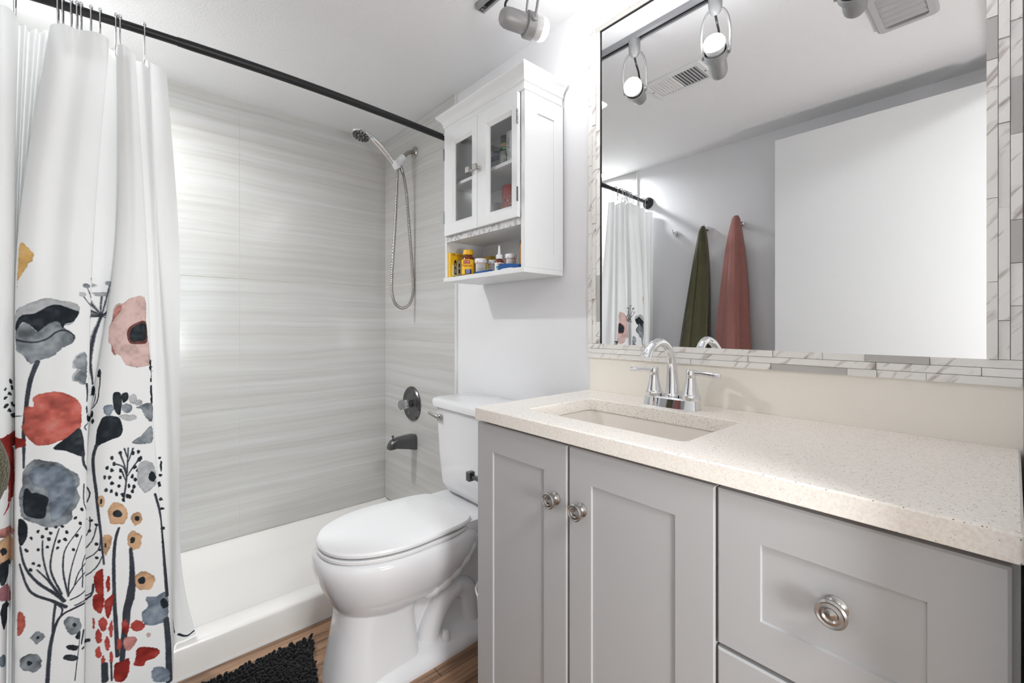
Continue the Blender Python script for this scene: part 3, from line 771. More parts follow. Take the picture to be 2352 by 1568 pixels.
def fabric_print():
    """watercolour meadow print drawn on the flat cloth, 1 px = 1 mm: u along the cloth, v up from the hem"""
    W, Hh = 1100, 1870
    rng = np.random.default_rng(5)
    base = np.ones((Hh, W, 3)) * np.array([246, 246, 246]) / 255
    def vnoise(cell):
        a = rng.random((Hh // cell + 3, W // cell + 3)); yy, xx = np.mgrid[0:Hh, 0:W] / cell
        y0, x0 = yy.astype(int), xx.astype(int); fy, fx = yy - y0, xx - x0
        fy = fy * fy * (3 - 2 * fy); fx = fx * fx * (3 - 2 * fx)
        return (a[y0, x0] * (1 - fy) * (1 - fx) + a[y0 + 1, x0] * fy * (1 - fx) + a[y0, x0 + 1] * (1 - fy) * fx + a[y0 + 1, x0 + 1] * fy * fx)
    n1, n2, n3 = vnoise(26), vnoise(9), vnoise(4)
    grain = rng.random((Hh, W))
    def lay(x0, y0, dist, col, wash):
        h, w = dist.shape; sl = (slice(y0, y0 + h), slice(x0, x0 + w))
        d = dist + (n3[sl] - .5) * 2.2 * wash
        a = np.clip(.5 - d / 1.4, 0, 1)
        c = np.array(INK[col]) / 255
        amp = .5 if col in 'ipyowlm' else (.75 if col in 'sr' else 1.1)
        tone = 1 + wash * amp * ((n1[sl] - .5) * .5 + (n2[sl] - .5) * .3 + (grain[sl] - .5) * .14) - .16 * wash * np.exp(np.minimum(d, 0) / 2.0)
        cc = c[None, None] + (1 - c)[None, None] * np.clip(tone - 1, 0, 1)[..., None] * .9
        cc = cc * np.clip(tone, .4, 1)[..., None]
        base[sl] = base[sl] * (1 - a[..., None]) + cc * a[..., None]
    def window(p, pad):
        x0, y0 = np.floor(p.min(0) - pad).astype(int); x1, y1 = np.ceil(p.max(0) + pad).astype(int)
        x0, y0 = max(x0, 0), max(y0, 0); x1, y1 = min(x1, W - 1), min(y1, Hh - 1)
        if x1 <= x0 or y1 <= y0: return None
        yy, xx = np.mgrid[y0:y1 + 1, x0:x1 + 1]; return x0, y0, xx + 0.0, yy + 0.0
    def segd(xx, yy, a, b):
        ab = b - a; L = max(ab @ ab, 1e-6); t = np.clip(((xx - a[0]) * ab[0] + (yy - a[1]) * ab[1]) / L, 0, 1)
        return np.hypot(xx - a[0] - t * ab[0], yy - a[1] - t * ab[1]), t
    def smooth(p, n, closed):
        m = len(p); out = []
        for i in range(m if closed else m - 1):
            if closed: a, b, c, d = p[i - 1], p[i], p[(i + 1) % m], p[(i + 2) % m]
            else: a, b, c, d = p[max(i - 1, 0)], p[i], p[i + 1], p[min(i + 2, m - 1)]
            for q in range(n):
                t = q / n
                out.append(.5 * (2 * b + (c - a) * t + (2 * a - 5 * b + 4 * c - d) * t * t + (3 * b - a - 3 * c + d) * t ** 3))
        if not closed: out.append(p[-1])
        return np.array(out)
    for ln in PRINT.split('\n'):
        f = ln.split(';'); col = f[0][1]
        p = np.array([[float(v) for v in q.split(',')] for q in f[-1].split()])
        if f[0][0] == 'P':
            p = smooth(p, 3, True); w = window(p, 4)
            if w is None: continue
            x0, y0, xx, yy = w; ins = np.zeros(xx.shape, bool); dmin = np.full(xx.shape, 1e9)
            for a, b in zip(p, np.roll(p, -1, 0)):
                d, _ = segd(xx, yy, a, b); dmin = np.minimum(dmin, d)
                cr_ = (a[1] > yy) != (b[1] > yy)
                with np.errstate(divide='ignore', invalid='ignore'):
                    ins ^= cr_ & (xx < (b[0] - a[0]) * (yy - a[1]) / (b[1] - a[1]) + a[0])
            lay(x0, y0, np.where(ins, -dmin, dmin), col, 1.0 if col in 'glbsroipyqmw' else .45)
        else:
            w0, w1 = (float(v) for v in f[1].split(','))
            p = smooth(p, 4, False) if len(p) > 2 else p; w = window(p, 10)
            if w is None: continue
            x0, y0, xx, yy = w; best = np.full(xx.shape, 1e9); n = len(p) - 1
            for i in range(n):
                d, t = segd(xx, yy, p[i], p[i + 1]); best = np.minimum(best, d - .5 * (w0 + (w1 - w0) * (i + t) / n))
            lay(x0, y0, best, col, .3)
    img = bpy.data.images.new('meadow_print', W, Hh)
    px = np.ones((Hh, W, 4), np.float32); px[..., :3] = np.clip(base, 0, 1)
    img.pixels.foreach_set(px.ravel()); img.update(); return img
G, S_ = curtain_grid()
nr, nc = G.shape[:2]
cur = thing('shower_curtain', 'white fabric shower curtain with watercolour flower print bunched to the left', 'shower curtain', (-.1, 1.63, .05))
me = bpy.data.meshes.new('curtain_cloth')
vs = (G - np.array([-.1, 1.63, .05])).reshape(-1, 3)
idx = np.arange(nr * nc).reshape(nr, nc)
fs = np.stack([idx[:-1, :-1], idx[1:, :-1], idx[1:, 1:], idx[:-1, 1:]], -1).reshape(-1, 4)
me.from_pydata(vs.tolist(), [], fs.tolist())
uvl = me.uv_layers.new(name='cloth')
U = np.repeat((S_ * 1000 / 1100)[None], nr, 0).ravel(); V = np.repeat((np.linspace(1, 0, nr) * 1865 / 1870)[:, None], nc, 1).ravel()
li = fs.ravel(); uvl.data.foreach_set('uv', np.stack([U[li], V[li]], -1).astype(np.float32).ravel())
me.shade_smooth()
m = bpy.data.materials.new('printed_curtain_cloth'); m.use_nodes = True; nt = m.node_tree; p = nt.nodes['Principled BSDF']; L = nt.links.new
ti = node(nt, 'ShaderNodeTexImage'); ti.image = fabric_print(); uv = node(nt, 'ShaderNodeUVMap'); uv.uv_map = 'cloth'
L(uv.outputs[0], ti.inputs[0])
wv = node(nt, 'ShaderNodeTexNoise'); wv.inputs['Scale'].default_value = 1; wv.inputs['Detail'].default_value = 2
wmp = node(nt, 'ShaderNodeMapping'); wmp.inputs['Scale'].default_value = (600, 140, 1); L(uv.outputs[0], wmp.inputs[0]); L(wmp.outputs[0], wv.inputs['Vector'])
bp = node(nt, 'ShaderNodeBump'); bp.inputs['Strength'].default_value = .12; bp.inputs['Distance'].default_value = .001; L(wv.outputs['Fac'], bp.inputs['Height']); L(bp.outputs[0], p.inputs['Normal'])
# the reverse of the cloth shows the print only faintly
geo = node(nt, 'ShaderNodeNewGeometry'); back = node(nt, 'ShaderNodeMixRGB'); back.inputs[2].default_value = lin((232, 232, 230))
mth = node(nt, 'ShaderNodeMath', operation='MULTIPLY'); mth.inputs[1].default_value = .9
L(geo.outputs['Backfacing'], mth.inputs[0]); L(mth.outputs[0], back.inputs[0]); L(ti.outputs[0], back.inputs[1]); L(back.outputs[0], p.inputs['Base Color'])
p.inputs['Roughness'].default_value = .85; p.inputs['Specular IOR Level'].default_value = .2
tr = node(nt, 'ShaderNodeBsdfTranslucent'); L(back.outputs[0], tr.inputs[0]); mxs = node(nt, 'ShaderNodeMixShader'); mxs.inputs[0].default_value = .08
out = nt.nodes['Material Output']; L(p.outputs[0], mxs.inputs[1]); L(tr.outputs[0], mxs.inputs[2]); L(mxs.outputs[0], out.inputs[0])
me.materials.append(m)
co = bpy.data.objects.new('cloth', me); COL.objects.link(co); co.parent = cur

# curtain hooks: a wire loop over the rod carrying four beads
def make_hook():
    t = thing('curtain_hook', 'hook', 'curtain hook', (0, rod_y(0), RZ), 'silver hooks carrying the shower curtain')
    y = rod_y(0)
    bm = new()
    tube(bm, catmull([(0, y - .004, RZ - .098), (0, y - .012, RZ - .088), (0, y - .016, RZ - .055), (0, y - .019, RZ - .01), (0, y - .013, RZ + .013), (0, y, RZ + .0185),
                      (0, y + .013, RZ + .013), (0, y + .019, RZ - .01), (0, y + .014, RZ - .055), (0, y + .008, RZ - .082)], 4), .0017, 8)
    obj('wire_loop', bm, M_chrome, t)
    for a in (-48, -16, 16, 48):
        q = math.radians(a); bm = new(); sphere(bm, (0, y + math.sin(q) * .0190, RZ + math.cos(q) * .0190), .0046, 10, 6); obj('roller_bead', bm, M_chrome, t)
    return t
hk = make_hook()
ORD = ['first', 'second', 'third', 'fourth', 'fifth', 'sixth', 'seventh', 'eighth', 'ninth', 'tenth', 'eleventh', 'twelfth']
for i, x in enumerate((.043, -.009, -.018, -.05, -.068, -.087, -.095, -.106, -.122, -.131, -.208, -.31)):
    lab = 'silver beaded hook on black rod, ' + ORD[i] + " from the curtain's free edge"
    if i == 0: hk['label'] = lab; hk.location = (x, rod_y(x), RZ)
    else: copy_thing(hk, (x, rod_y(x), RZ), lab)

# ------------------------------------------------------------------ shower fittings
arm = thing('shower_pipe', 'bent metal shower pipe with white bracket on the tiled side wall', 'shower pipe', (X0 - .011, 2.12, 2.037))
bm = new(); lathe(bm, [(.031, 0), (.031, .003), (.027, .007), (.014, .011)], (X0 - .0112, 2.12, 2.037), (-1, 0, 0), 28); obj('flange', bm, M_nickel, arm)
bm = new(); tube(bm, catmull([(X0 - .016, 2.12, 2.038), (1.145, 2.12, 2.034), (1.125, 2.12, 2.022), (1.108, 2.12, 2.002), (1.098, 2.12, 1.99)], 5), .0105, 16); obj('bent_pipe', bm, M_bronze, arm)
br = new()
lathe(br, [(.014, -.002), (.0175, .002), (.0175, .012), (.0155, .016), (.0175, .019), (.0175, .027), (.014, .032)], (1.102, 2.12, 1.996), (-.66, 0, -.75), 20)
lathe(br, [(.016, -.004), (.0185, .004), (.0185, .03), (.015, .036)], (1.082, 2.12, 1.974), (-.55, 0, -.83), 18)
loft(br, [[Vector((1.060, 2.12, 1.944)) + Vector((-.552, 0, .834)) * h + Vector((.834, 0, .552)) * (r * math.cos(q)) + Vector((0, 1, 0)) * (r * math.sin(q)) for q in (2 * PI * k / 18 for k in range(18))] for r, h in ((.0165, -.020), (.0195, -.012), (.0195, .012), (.018, .022), (.0155, .022), (.0150, -.018))], loop=True)
obj('bracket', br, M_plastic_w, arm)

hand = thing('hand_shower', 'chrome hand shower with ribbed metal hose hooked in the white bracket', 'hand shower', (1.06, 2.12, 1.944))
hp = catmull([(1.068, 2.12, 1.928), (1.050, 2.12, 1.950), (1.020, 2.12, 1.980), (.985, 2.119, 2.010), (.950, 2.117, 2.036), (.918, 2.114, 2.052), (.893, 2.112, 2.058)], 6)
n = len(hp)
bm = new(); tube(bm, hp, [.0125 + .0035 * math.sin(PI * min(i / n * 1.15, 1)) + .004 * max(0, i / n - .75) * 4 for i in range(n)], 18); obj('handle', bm, M_chrome, hand)
hn = Vector((-.30, -.12, -.94)).normalized(); hc = Vector((.872, 2.11, 2.046))
bm = new(); lathe(bm, [(.012, -.030), (.026, -.024), (.041, -.012), (.0465, .000), (.0465, .007), (.043, .010)], hc, hn, 32); obj('head_shell', bm, M_chrome, hand)
bm = new(); lathe(bm, [(.0425, .0), (.0425, .0112), (.012, .0125), (.0, .0125)], hc, hn, 32); face = obj('spray_face', bm, M_nickel, hand)
u1 = hn.cross(Vector((0, 1, 0))).normalized(); u2 = hn.cross(u1)
bm = new()
for k in range(14):
    q = 2 * PI * k / 14
    for r in (.021, .033):
        c = hc + hn * .0125 + (u1 * math.cos(q) + u2 * math.sin(q)) * r
        rad = (u1 * math.cos(q) + u2 * math.sin(q)); tg = hn.cross(rad)
        rings = [[c + hn * h + rad * (a * .0048) + tg * (b * .0026) for a, b in ((-1, -1), (1, -1.5), (1, 1.5), (-1, 1))] for h in (-.002, .0012)]
        loft(bm, rings)
lathe(bm, [(.010, 0), (.010, .0025), (.004, .003)], hc + hn * .0118, hn, 16)
obj('nozzles', bm, M_nozzle, face)
bm = new(); lathe(bm, [(.0095, 0), (.0105, .004), (.0095, .03), (.0075, .036)], (1.083, 2.119, 1.944), (.42, 0, -.9), 16); obj('hose_nut', bm, M_nickel, hand)
hs = catmull([(1.066, 2.117, 1.930), (1.064, 2.115, 1.885), (1.058, 2.112, 1.76), (1.047, 2.11, 1.58), (1.034, 2.11, 1.40), (1.032, 2.11, 1.29), (1.050, 2.11, 1.226), (1.092, 2.113, 1.202),
              (1.137, 2.116, 1.228), (1.158, 2.118, 1.30), (1.151, 2.12, 1.45), (1.136, 2.12, 1.62), (1.120, 2.12, 1.80), (1.106, 2.12, 1.885), (1.095, 2.119, 1.918)], 46)
bm = new(); tube(bm, hs, [.0080 if i % 4 < 2 else .0066 for i in range(len(hs))], 10); obj('hose', bm, M_bronze, hand, angle=80)

val = thing('shower_valve', 'round dark metal shower valve with clear faceted knob on tiled side wall', 'shower valve', (X0 - .011, 2.146, .69))
bm = new(); lathe(bm, [(.092, 0), (.092, .006), (.086, .012), (.076, .013), (.066, .008), (.058, .007), (.050, .011), (.030, .012)], (X0 - .0112, 2.146, .69), (-1, 0, 0), 48); obj('escutcheon', bm, M_dkmetal, val)
bm = new(); lathe(bm, [(.020, .011), (.020, .020), (.013, .024), (.013, .032)], (X0 - .0112, 2.146, .69), (-1, 0, 0), 20); obj('stem_collar', bm, M_dkmetal, val)
M_acrylic = mat('clear_acrylic', (236, 238, 238), .04, trans=.85)
bm = new(); lathe(bm, [(.018, .030), (.024, .034), (.026, .046), (.023, .056), (.028, .062), (.028, .070), (.020, .076)], (X0 - .0112, 2.146, .69), (-1, 0, 0), 8); obj('knob', bm, M_acrylic, val, angle=12)
for s in (-1, 1):
    bm = new(); lathe(bm, [(.006, .006), (.006, .011), (.003, .0125)], (X0 - .0112, 2.146 + .022 * s, .69 - .052 * s), (-1, 0, 0), 12); obj('screw', bm, M_nickel, val)

sp = thing('tub_spout', 'dark metal tub spout with diverter pin below the shower valve', 'spout', (X0 - .011, 2.12, .49))
bm = new()
secs = [(1.168, .452, .531, .027), (1.150, .454, .534, .027), (1.120, .462, .533, .0265), (1.085, .470, .530, .026), (1.055, .476, .526, .025), (1.034, .474, .517, .023), (1.022, .473, .503, .020), (1.016, .473, .488, .017)]
loft(bm, [[(x, 2.12 + w * a, z0 + (z1 - z0) * b) for a, b in ((-1, 0), (-1, .80), (-.72, .98), (0, 1), (.72, .98), (1, .80), (1, 0), (0, 0))] for x, z0, z1, w in secs])
obj('spout_body', bm, M_dkmetal, sp, angle=30, bevel=.002)
bm = new(); lathe(bm, [(.0025, 0), (.0025, .013), (.006, .015), (.0065, .021), (.004, .023)], (1.042, 2.12, .519), (0, 0, 1), 12); obj('diverter_pin', bm, M_dkmetal, sp)

# ------------------------------------------------------------------ toilet
toi = thing('toilet', 'white two-piece toilet with closed lid between shower curb and grey vanity', 'toilet', (.8, 1.40, 0))
TY = 1.395
bm = new()
loft(bm, [egg(.50, .66, .90, .112, TY, .222, nb=2.6), egg(.487, .665, .935, .140, TY, .240, nb=2.6), egg(.463, .67, .965, .163, TY, .285), egg(.443, .675, .99, .180, TY, .330),
          egg(.433, .68, 1.0, .188, TY, .365), egg(.432, .68, 1.0, .188, TY, .392), egg(.440, .68, .99, .183, TY, .404), egg(.452, .68, .98, .174, TY, .410)])
# pedestal column
loft(bm, [egg(.463, .60, .735, .128, TY, .0, nf=2.6, nb=7), egg(.468, .60, .735, .123, TY, .03, nf=2.6, nb=7), egg(.482, .60, .73, .112, TY, .11, nf=2.6, nb=7), egg(.495, .605, .725, .105, TY, .19, nf=2.5, nb=6), egg(.497, .62, .76, .110, TY, .228, nf=2.4, nb=4), egg(.50, .63, .80, .105, TY, .30, nf=2.4, nb=3)])
# web and rear body under the tank
loft(bm, [egg(.68, .86, 1.10, .075, TY, .0, nb=5), egg(.66, .86, 1.06, .068, TY, .15, nb=4), egg(.66, .87, 1.08, .082, TY, .27, nb=4), egg(.66, .90, 1.13, .125, TY, .36, nb=5), egg(.66, .92, 1.155, .150, TY, .40, nb=6), egg(.70, .93, 1.16, .155, TY, .435, nb=6)])
# foot flange
loft(bm, [egg(.466, .66, 1.08, .150, TY, .0, nf=2.4, nb=4), egg(.466, .66, 1.08, .152, TY, .018, nf=2.4, nb=4), egg(.50, .67, 1.06, .128, TY, .040, nf=2.4, nb=4), egg(.58, .70, 1.04, .085, TY, .056, nb=4)])
bowl = obj('bowl', bm, M_porc, toi, angle=60)
for s in (-1, 1):
    y = TY + s * .068
    bm = new(); tube(bm, catmull([(.775, y, .02), (.785, y, .07), (.812, y, .125), (.855, y, .172), (.900, y, .180), (.940, y, .148), (.955, y, .09), (.957, y, .03)], 6), [.040] * 24 + [.036] * 19, 18); obj('trapway', bm, M_porc, toi)
    bm = new(); tube(bm, catmull([(.93, TY + s * .115, .385), (.905, TY + s * .118, .33), (.86, TY + s * .112, .28), (.80, TY + s * .108, .246), (.74, TY + s * .10, .235)], 6), [.035, .034, .032, .030] * 6 + [.02], 14); obj('side_rib', bm, M_porc, toi)
    bm = new(); lathe(bm, [(.0165, 0), (.0165, .006), (.0145, .022), (.011, .036), (.0, .039)], (.826, TY + s * .112, .034), seg=18); obj('bolt_cap', bm, M_seat, toi)
bm = new()
for i in range(2):
    loft(bm, [egg(.448, .69, .935, .176, TY, .411, nb=5, taper=.14), egg(.443, .69, .938, .180, TY, .415, nb=5, taper=.14), egg(.443, .69, .938, .180, TY, .422, nb=5, taper=.14), egg(.446, .69, .935, .178, TY, .4245, nb=5, taper=.14)]); break
obj('seat', bm, M_seat, toi)
bm = new()
loft(bm, [egg(.452, .69, .916, .174, TY, .4285, nb=9, taper=.15), egg(.444, .69, .922, .181, TY, .433, nb=9, taper=.15), egg(.444, .69, .922, .181, TY, .440, nb=9, taper=.15), egg(.449, .69, .918, .177, TY, .4455, nb=9, taper=.15),
          egg(.462, .69, .910, .168, TY, .4475, nb=8, taper=.15), egg(.53, .69, .86, .11, TY, .4490, nb=5, taper=.15)])
obj('lid', bm, M_seat, toi)
for s in (-1, 1):
    bm = new(); loft(bm, [rrect(.918, .968, TY + s * .10 - .026, TY + s * .10 + .026, .01, z) for z in (.412, .43)]); obj('lid_hinge', bm, M_seat, toi, bevel=.003)
bm = new()
def tank_ring(x0, x1, y0, y1, r, z, bow=.0):
    c = (y0 + y1) / 2; h = (y1 - y0) / 2
    return [(x - bow * (1 - ((y - c) / h) ** 2) * max(0, min(1, (x1 - x) / (x1 - x0) * 2 - 1)), y, zz) for x, y, zz in rrect(x0, x1, y0, y1, r, z, 10)]
loft(bm, [tank_ring(1.01, 1.14, TY - .145, TY + .145, .06, .440), tank_ring(.985, 1.16, TY - .172, TY + .172, .065, .452, .01), tank_ring(.975, 1.165, TY - .186, TY + .186, .06, .48, .012),
          tank_ring(.970, 1.167, TY - .196, TY + .196, .055, .60, .014), tank_ring(.966, 1.167, TY - .206, TY + .206, .05, .778, .016)])
obj('tank', bm, M_porc, toi, angle=60)
bm = new()
loft(bm, [tank_ring(.966, 1.168, TY - .208, TY + .208, .05, .779, .016), tank_ring(.955, 1.172, TY - .219, TY + .219, .05, .783, .018), tank_ring(.953, 1.172, TY - .221, TY + .221, .05, .806, .018), tank_ring(.958, 1.170, TY - .216, TY + .216, .048, .813, .018), tank_ring(.975, 1.165, TY - .198, TY + .198, .04, .8165, .016)])
obj('tank_lid', bm, M_porc, toi, angle=60)
fl = new(); lathe(fl, [(.013, 0), (.014, .004), (.014, .010), (.010, .013)], (.958, TY + .132, .742), (-1, 0, 0), 18)
tube(fl, [(.950, TY + .128, .741), (.944, TY + .150, .745), (.941, TY + .185, .752), (.940, TY + .196, .754)], [.0075, .0075, .0065, .0055], 12, sx=.6)
obj('flush_lever', fl, M_nickel, toi, label='brushed metal flush lever')

# ------------------------------------------------------------------ floor things
bm = new()
lathe(bm, [(.070, 0), (.076, .004), (.094, .258), (.0985, .262), (.0985, .268), (.095, .270), (.091, .264), (.073, .008), (.0, .006)], (.925, 1.085, .001), seg=40)
wb = thing('waste_bin', 'small white round bin on the floor between toilet and vanity', 'bin', (.925, 1.085, .001)); obj('bin_shell', bm, M_seat, wb)

M_shag = mat('black_chenille', (17, 17, 19), .95, sheen=.15, spec=.1)
bmt = thing('bath_mat', 'black shaggy chenille bath mat on the wood floor before the shower curb', 'bath mat', (.12, 1.36, 0))
MX0, MX1, MY0, MY1 = -.05, .497, 1.08, 1.638
obj('backing', BX(MX0 + .008, MX1 - .12, MY0 + .008, MY1 - .008, .001, .007), M_shag, bmt, smooth=False)
rnd = random.Random(3); verts = []; faces = []
nx, ny = 56, 58
for i in range(nx):
    for j in range(ny):
        x = MX0 + .008 + (MX1 - MX0 - .016) * (i + rnd.uniform(-.3, .3) + .5) / nx; y = MY0 + .008 + (MY1 - MY0 - .016) * (j + rnd.uniform(-.3, .3) + .5) / ny
        x -= .19 * max(0, 1.638 - y) ** 1.0 * max(0, (x + .05) / .55)
        ex = (x - (MX0 + MX1) / 2) / (MX1 - MX0) * 2; ey = (y - (MY0 + MY1) / 2) / (MY1 - MY0) * 2
        q = rnd.uniform(0, 2 * PI); lean = rnd.uniform(.002, .011)
        lx = math.cos(q) * lean + (.010 * ex if abs(ex) > .9 else 0); ly = math.sin(q) * lean + (.010 * ey if abs(ey) > .9 else 0)
        hgt = rnd.uniform(.016, .024); r = rnd.uniform(.0055, .0070); b = len(verts)
        for t, rr in ((0, .8), (.35, 1), (.72, 1), (.93, .75)):
            for k in range(6):
                a = 2 * PI * k / 6 + q; verts.append((x + lx * t * t + r * rr * math.cos(a) - .12, y + ly * t * t + r * rr * math.sin(a) - 1.36, .004 + hgt * t))
        verts.append((x + lx - .12, y + ly - 1.36, .004 + hgt))
        for s in range(3):
            for k in range(6): faces.append((b + s * 6 + k, b + s * 6 + (k + 1) % 6, b + s * 6 + 6 + (k + 1) % 6, b + s * 6 + 6 + k))
        for k in range(6): faces.append((b + 18 + k, b + 18 + (k + 1) % 6, b + 24))
me = bpy.data.meshes.new('shag_pile'); me.from_pydata(verts, [], faces); me.materials.append(M_shag); me.shade_smooth()
o = bpy.data.objects.new('shag_pile', me); COL.objects.link(o); o.parent = bmt; o['kind'] = 'stuff'

# ------------------------------------------------------------------ vanity
van = thing('vanity_cabinet', 'grey shaker vanity cabinet with round nickel knobs under the quartz top', 'cabinet', (.95, .475, 0))
bm = new()
VX0, VX1, VY0, VY1, VZ = .733, 1.176, -.0045, .951, .862
box(bm, VX0, VX1, VY0, VY0 + .016, 0.0, VZ); box(bm, VX0, VX1, VY1 - .016, VY1, 0.0, VZ); box(bm, VX0, VX1, VY0 + .016, VY1 - .016, .10, .116)
box(bm, VX1 - .008, VX1, VY0 + .016, VY1 - .016, .116, VZ); box(bm, VX0 + .05, VX0 + .066, VY0 + .016, VY1 - .016, 0, .10)
box(bm, VX0, VX0 + .018, VY0 + .016, VY1 - .016, .83, VZ); box(bm, VX0, VX0 + .018, .306, .326, .116, .83); box(bm, VX0, VX0 + .018, VY0 + .016, VY1 - .016, .100, .118)
obj('carcass', bm, M_grey, van, smooth=False)
def shaker(name, y0, y1, z0, z1, m0, m1, mz0, mz1):
    """framed front: outer slab with a sunken flat panel"""
    x = .711; bm = new(); d = .0042
    R = [rrect(x, x, 0, 0, 0, 0, 0)] if False else None
    def ring(a, b, c, e, xx): return [(xx, a, c), (xx, b, c), (xx, b, e), (xx, a, e)]
    loft(bm, [ring(y0, y1, z0, z1, .7325), ring(y0, y1, z0, z1, x + .003), ring(y0 + .003, y1 - .003, z0 + .003, z1 - .003, x), ring(y0 + m0, y1 - m1, z0 + mz0, z1 - mz1, x),
              ring(y0 + m0 + .0015, y1 - m1 - .0015, z0 + mz0 + .0015, z1 - mz1 - .0015, x + d)])
    return obj(name, bm, M_grey, van, smooth=False)
def knob(parent, y, z, r=.0175, x=.711, depth=.0):
    bm = new()
    lathe(bm, [(r * .78, 0), (r * .80, .002), (r * .50, .005), (r * .36, .010), (r * .40, .016), (r * .82, .0195), (r, .0225), (r, .0255), (r * .86, .0275), (r * .76, .0262), (r * .68, .0262), (r * .52, .0275), (r * .40, .0255), (r * .2, .0265), (.0, .0285)],
          (x + depth, y, z), (-1, 0, 0), 32)
    return obj('knob', bm, M_nickel, parent)
d1 = shaker('door', .632, .951, .108, .856, .069, .066, .068, .068); knob(d1, .664, .735)
d2 = shaker('door', .317, .627, .108, .856, .068, .060, .068, .068); knob(d2, .590, .733)
w1 = shaker('drawer', .002, .3135, .608, .855, .066, .0635, .065, .067); knob(w1, .158, .738, .0185, depth=.0042)
w2 = shaker('drawer', .002, .3135, .360, .602, .066, .0635, .065, .067); knob(w2, .158, .48, .0185, depth=.0042)
w3 = shaker('drawer', .002, .3135, .108, .354, .066, .0635, .065, .067); knob(w3, .158, .23, .0185, depth=.0042)

top = thing('quartz_countertop', 'cream speckled quartz vanity top with a rectangular sink cutout', 'countertop', (.94, .47, .864))
bm = new(); N = 6
o1 = lambda z, i=0: rrect(.700 + i, 1.1762, -.0068 + i, .9475 - i, .004, z, N); i1 = lambda z, i=0: rrect(.782 - i, 1.040 + i, .405 - i, .832 + i, .018, z, N)
loft(bm, [o1(.8655), o1(.864, .0015)[:] if False else o1(.8645, .001), i1(.8645), i1(.895), i1(.897, .0015), o1(.897, .0025), o1(.8945)], loop=True)
obj('slab', bm, M_quartz, top, angle=30)
snk = thing('sink_basin', 'cream rectangular undermount sink basin set below the quartz top', 'sink', (.91, .62, .72))
bm = new()
rr = lambda i, z, r=.02, j=0: rrect(.778 + i, 1.044 - i - j, .401 + i * 1.1, .836 - i * 1.25, r, z, 8)
loft(bm, [rr(-.012, .8640), rr(0, .8635), rr(.008, .845, .022), rr(.030, .790, .028), rr(.052, .752, .03), rr(.075, .742, .03), rr(.075, .730, .03), rr(.045, .740, .03), rr(.0, .79, .03), rr(-.012, .845)], cap0=False, cap1=False, loop=True)
bm.verts.ensure_lookup_table()
bf = new(); loft(bf, [rr(.0745, .7425, .03), rr(.0745, .7300, .03)])
me_ = bpy.data.meshes.new('t'); bf.to_mesh(me_); bf.free(); bm.from_mesh(me_)
M_basin = mat('cream_porcelain', (236, 229, 220), .12)
obj('basin', bm, M_basin, snk)
bm = new(); lathe(bm, [(.030, 0), (.030, .0025), (.024, .003), (.020, .0012), (.0, .002)], (.93, .625, .7428), seg=28); obj('drain', bm, M_chrome, snk)

fau = thing('faucet', 'chrome two-handle arched faucet on the quartz top behind the sink', 'faucet', (1.10, .605, .897))
FX, FY, FZ = 1.098, .605, .8972
bm = new()
def oval(w, l, z): return [(FX + w * math.copysign(abs(math.cos(q)) ** .8, math.cos(q)), FY + (l - w) * math.copysign(min(1, abs(math.sin(q)) * 1.3), math.sin(q)) + w * math.sin(q) * .8, z) for q in (2 * PI * k / 48 for k in range(48))]
loft(bm, [oval(.027, .083, FZ), oval(.026, .082, FZ + .006), oval(.023, .079, FZ + .022), oval(.018, .075, FZ + .026)])
obj('deck_plate', bm, M_chrome, fau)
bm = new()
path = catmull([(1.103, FY, FZ + .020), (1.104, FY, FZ + .06), (1.102, FY, FZ + .098), (1.094, FY, FZ + .132), (1.074, FY, FZ + .160), (1.045, FY, FZ + .172), (1.014, FY, FZ + .167), (.991, FY, FZ + .156), (.978, FY, FZ + .143), (.972, FY, FZ + .134)], 6)
n = len(path); rad = []
for i in range(n):
    t = i / (n - 1); rad.append(.0185 - .0075 * min(1, t / .35) if t < .35 else (.0110 + .0005 * t if t < .8 else .0113 + .0042 * (t - .8) / .2))
tube(bm, path, rad, 24); obj('spout', bm, M_chrome, fau)
bm = new(); lathe(bm, [(.0215, 0), (.0222, .003), (.0215, .008), (.018, .011)], (1.103, FY, FZ + .024), seg=28); obj('spout_collar', bm, M_chrome, fau)
for s in (1, -1):
    y = FY + s * .0525
    bm = new(); lathe(bm, [(.0235, .0), (.0245, .003), (.0238, .012), (.0215, .014), (.0205, .018), (.0160, .037), (.0132, .052), (.0126, .058), (.0120, .0585), (.0126, .0595), (.0124, .076), (.0110, .079), (.0, .0795)], (FX + .003, y, FZ + .022), seg=28)
    h_ = obj('handle', bm, M_chrome, fau)
    bm = new(); tube(bm, [(FX + .003, y + s * .008, FZ + .093), (FX + .003, y + s * .03, FZ + .0935), (FX + .003, y + s * .055, FZ + .0915), (FX + .003, y + s * .0735, FZ + .0895), (FX + .003, y + s * .0748, FZ + .0894)], [.0060, .0058, .0064, .0072, .0066], 16)
    obj('lever', bm, M_chrome, h_)

tp = thing('paper_holder', 'dark nickel paper holder post on the vanity side beside the toilet', 'paper holder', (.742, .952, .683))
bm = new(); box(bm, .737, .747, .9515, 1.020, .678, .690); obj('post', bm, M_dkmetal, tp, bevel=.002)
bm = new(); loft(bm, [rrect(.731, .753, 1.016, 1.034, .004, z) for z in (.670, .674, .692, .697)]); obj('end_block', bm, M_dkmetal, tp, bevel=.003)

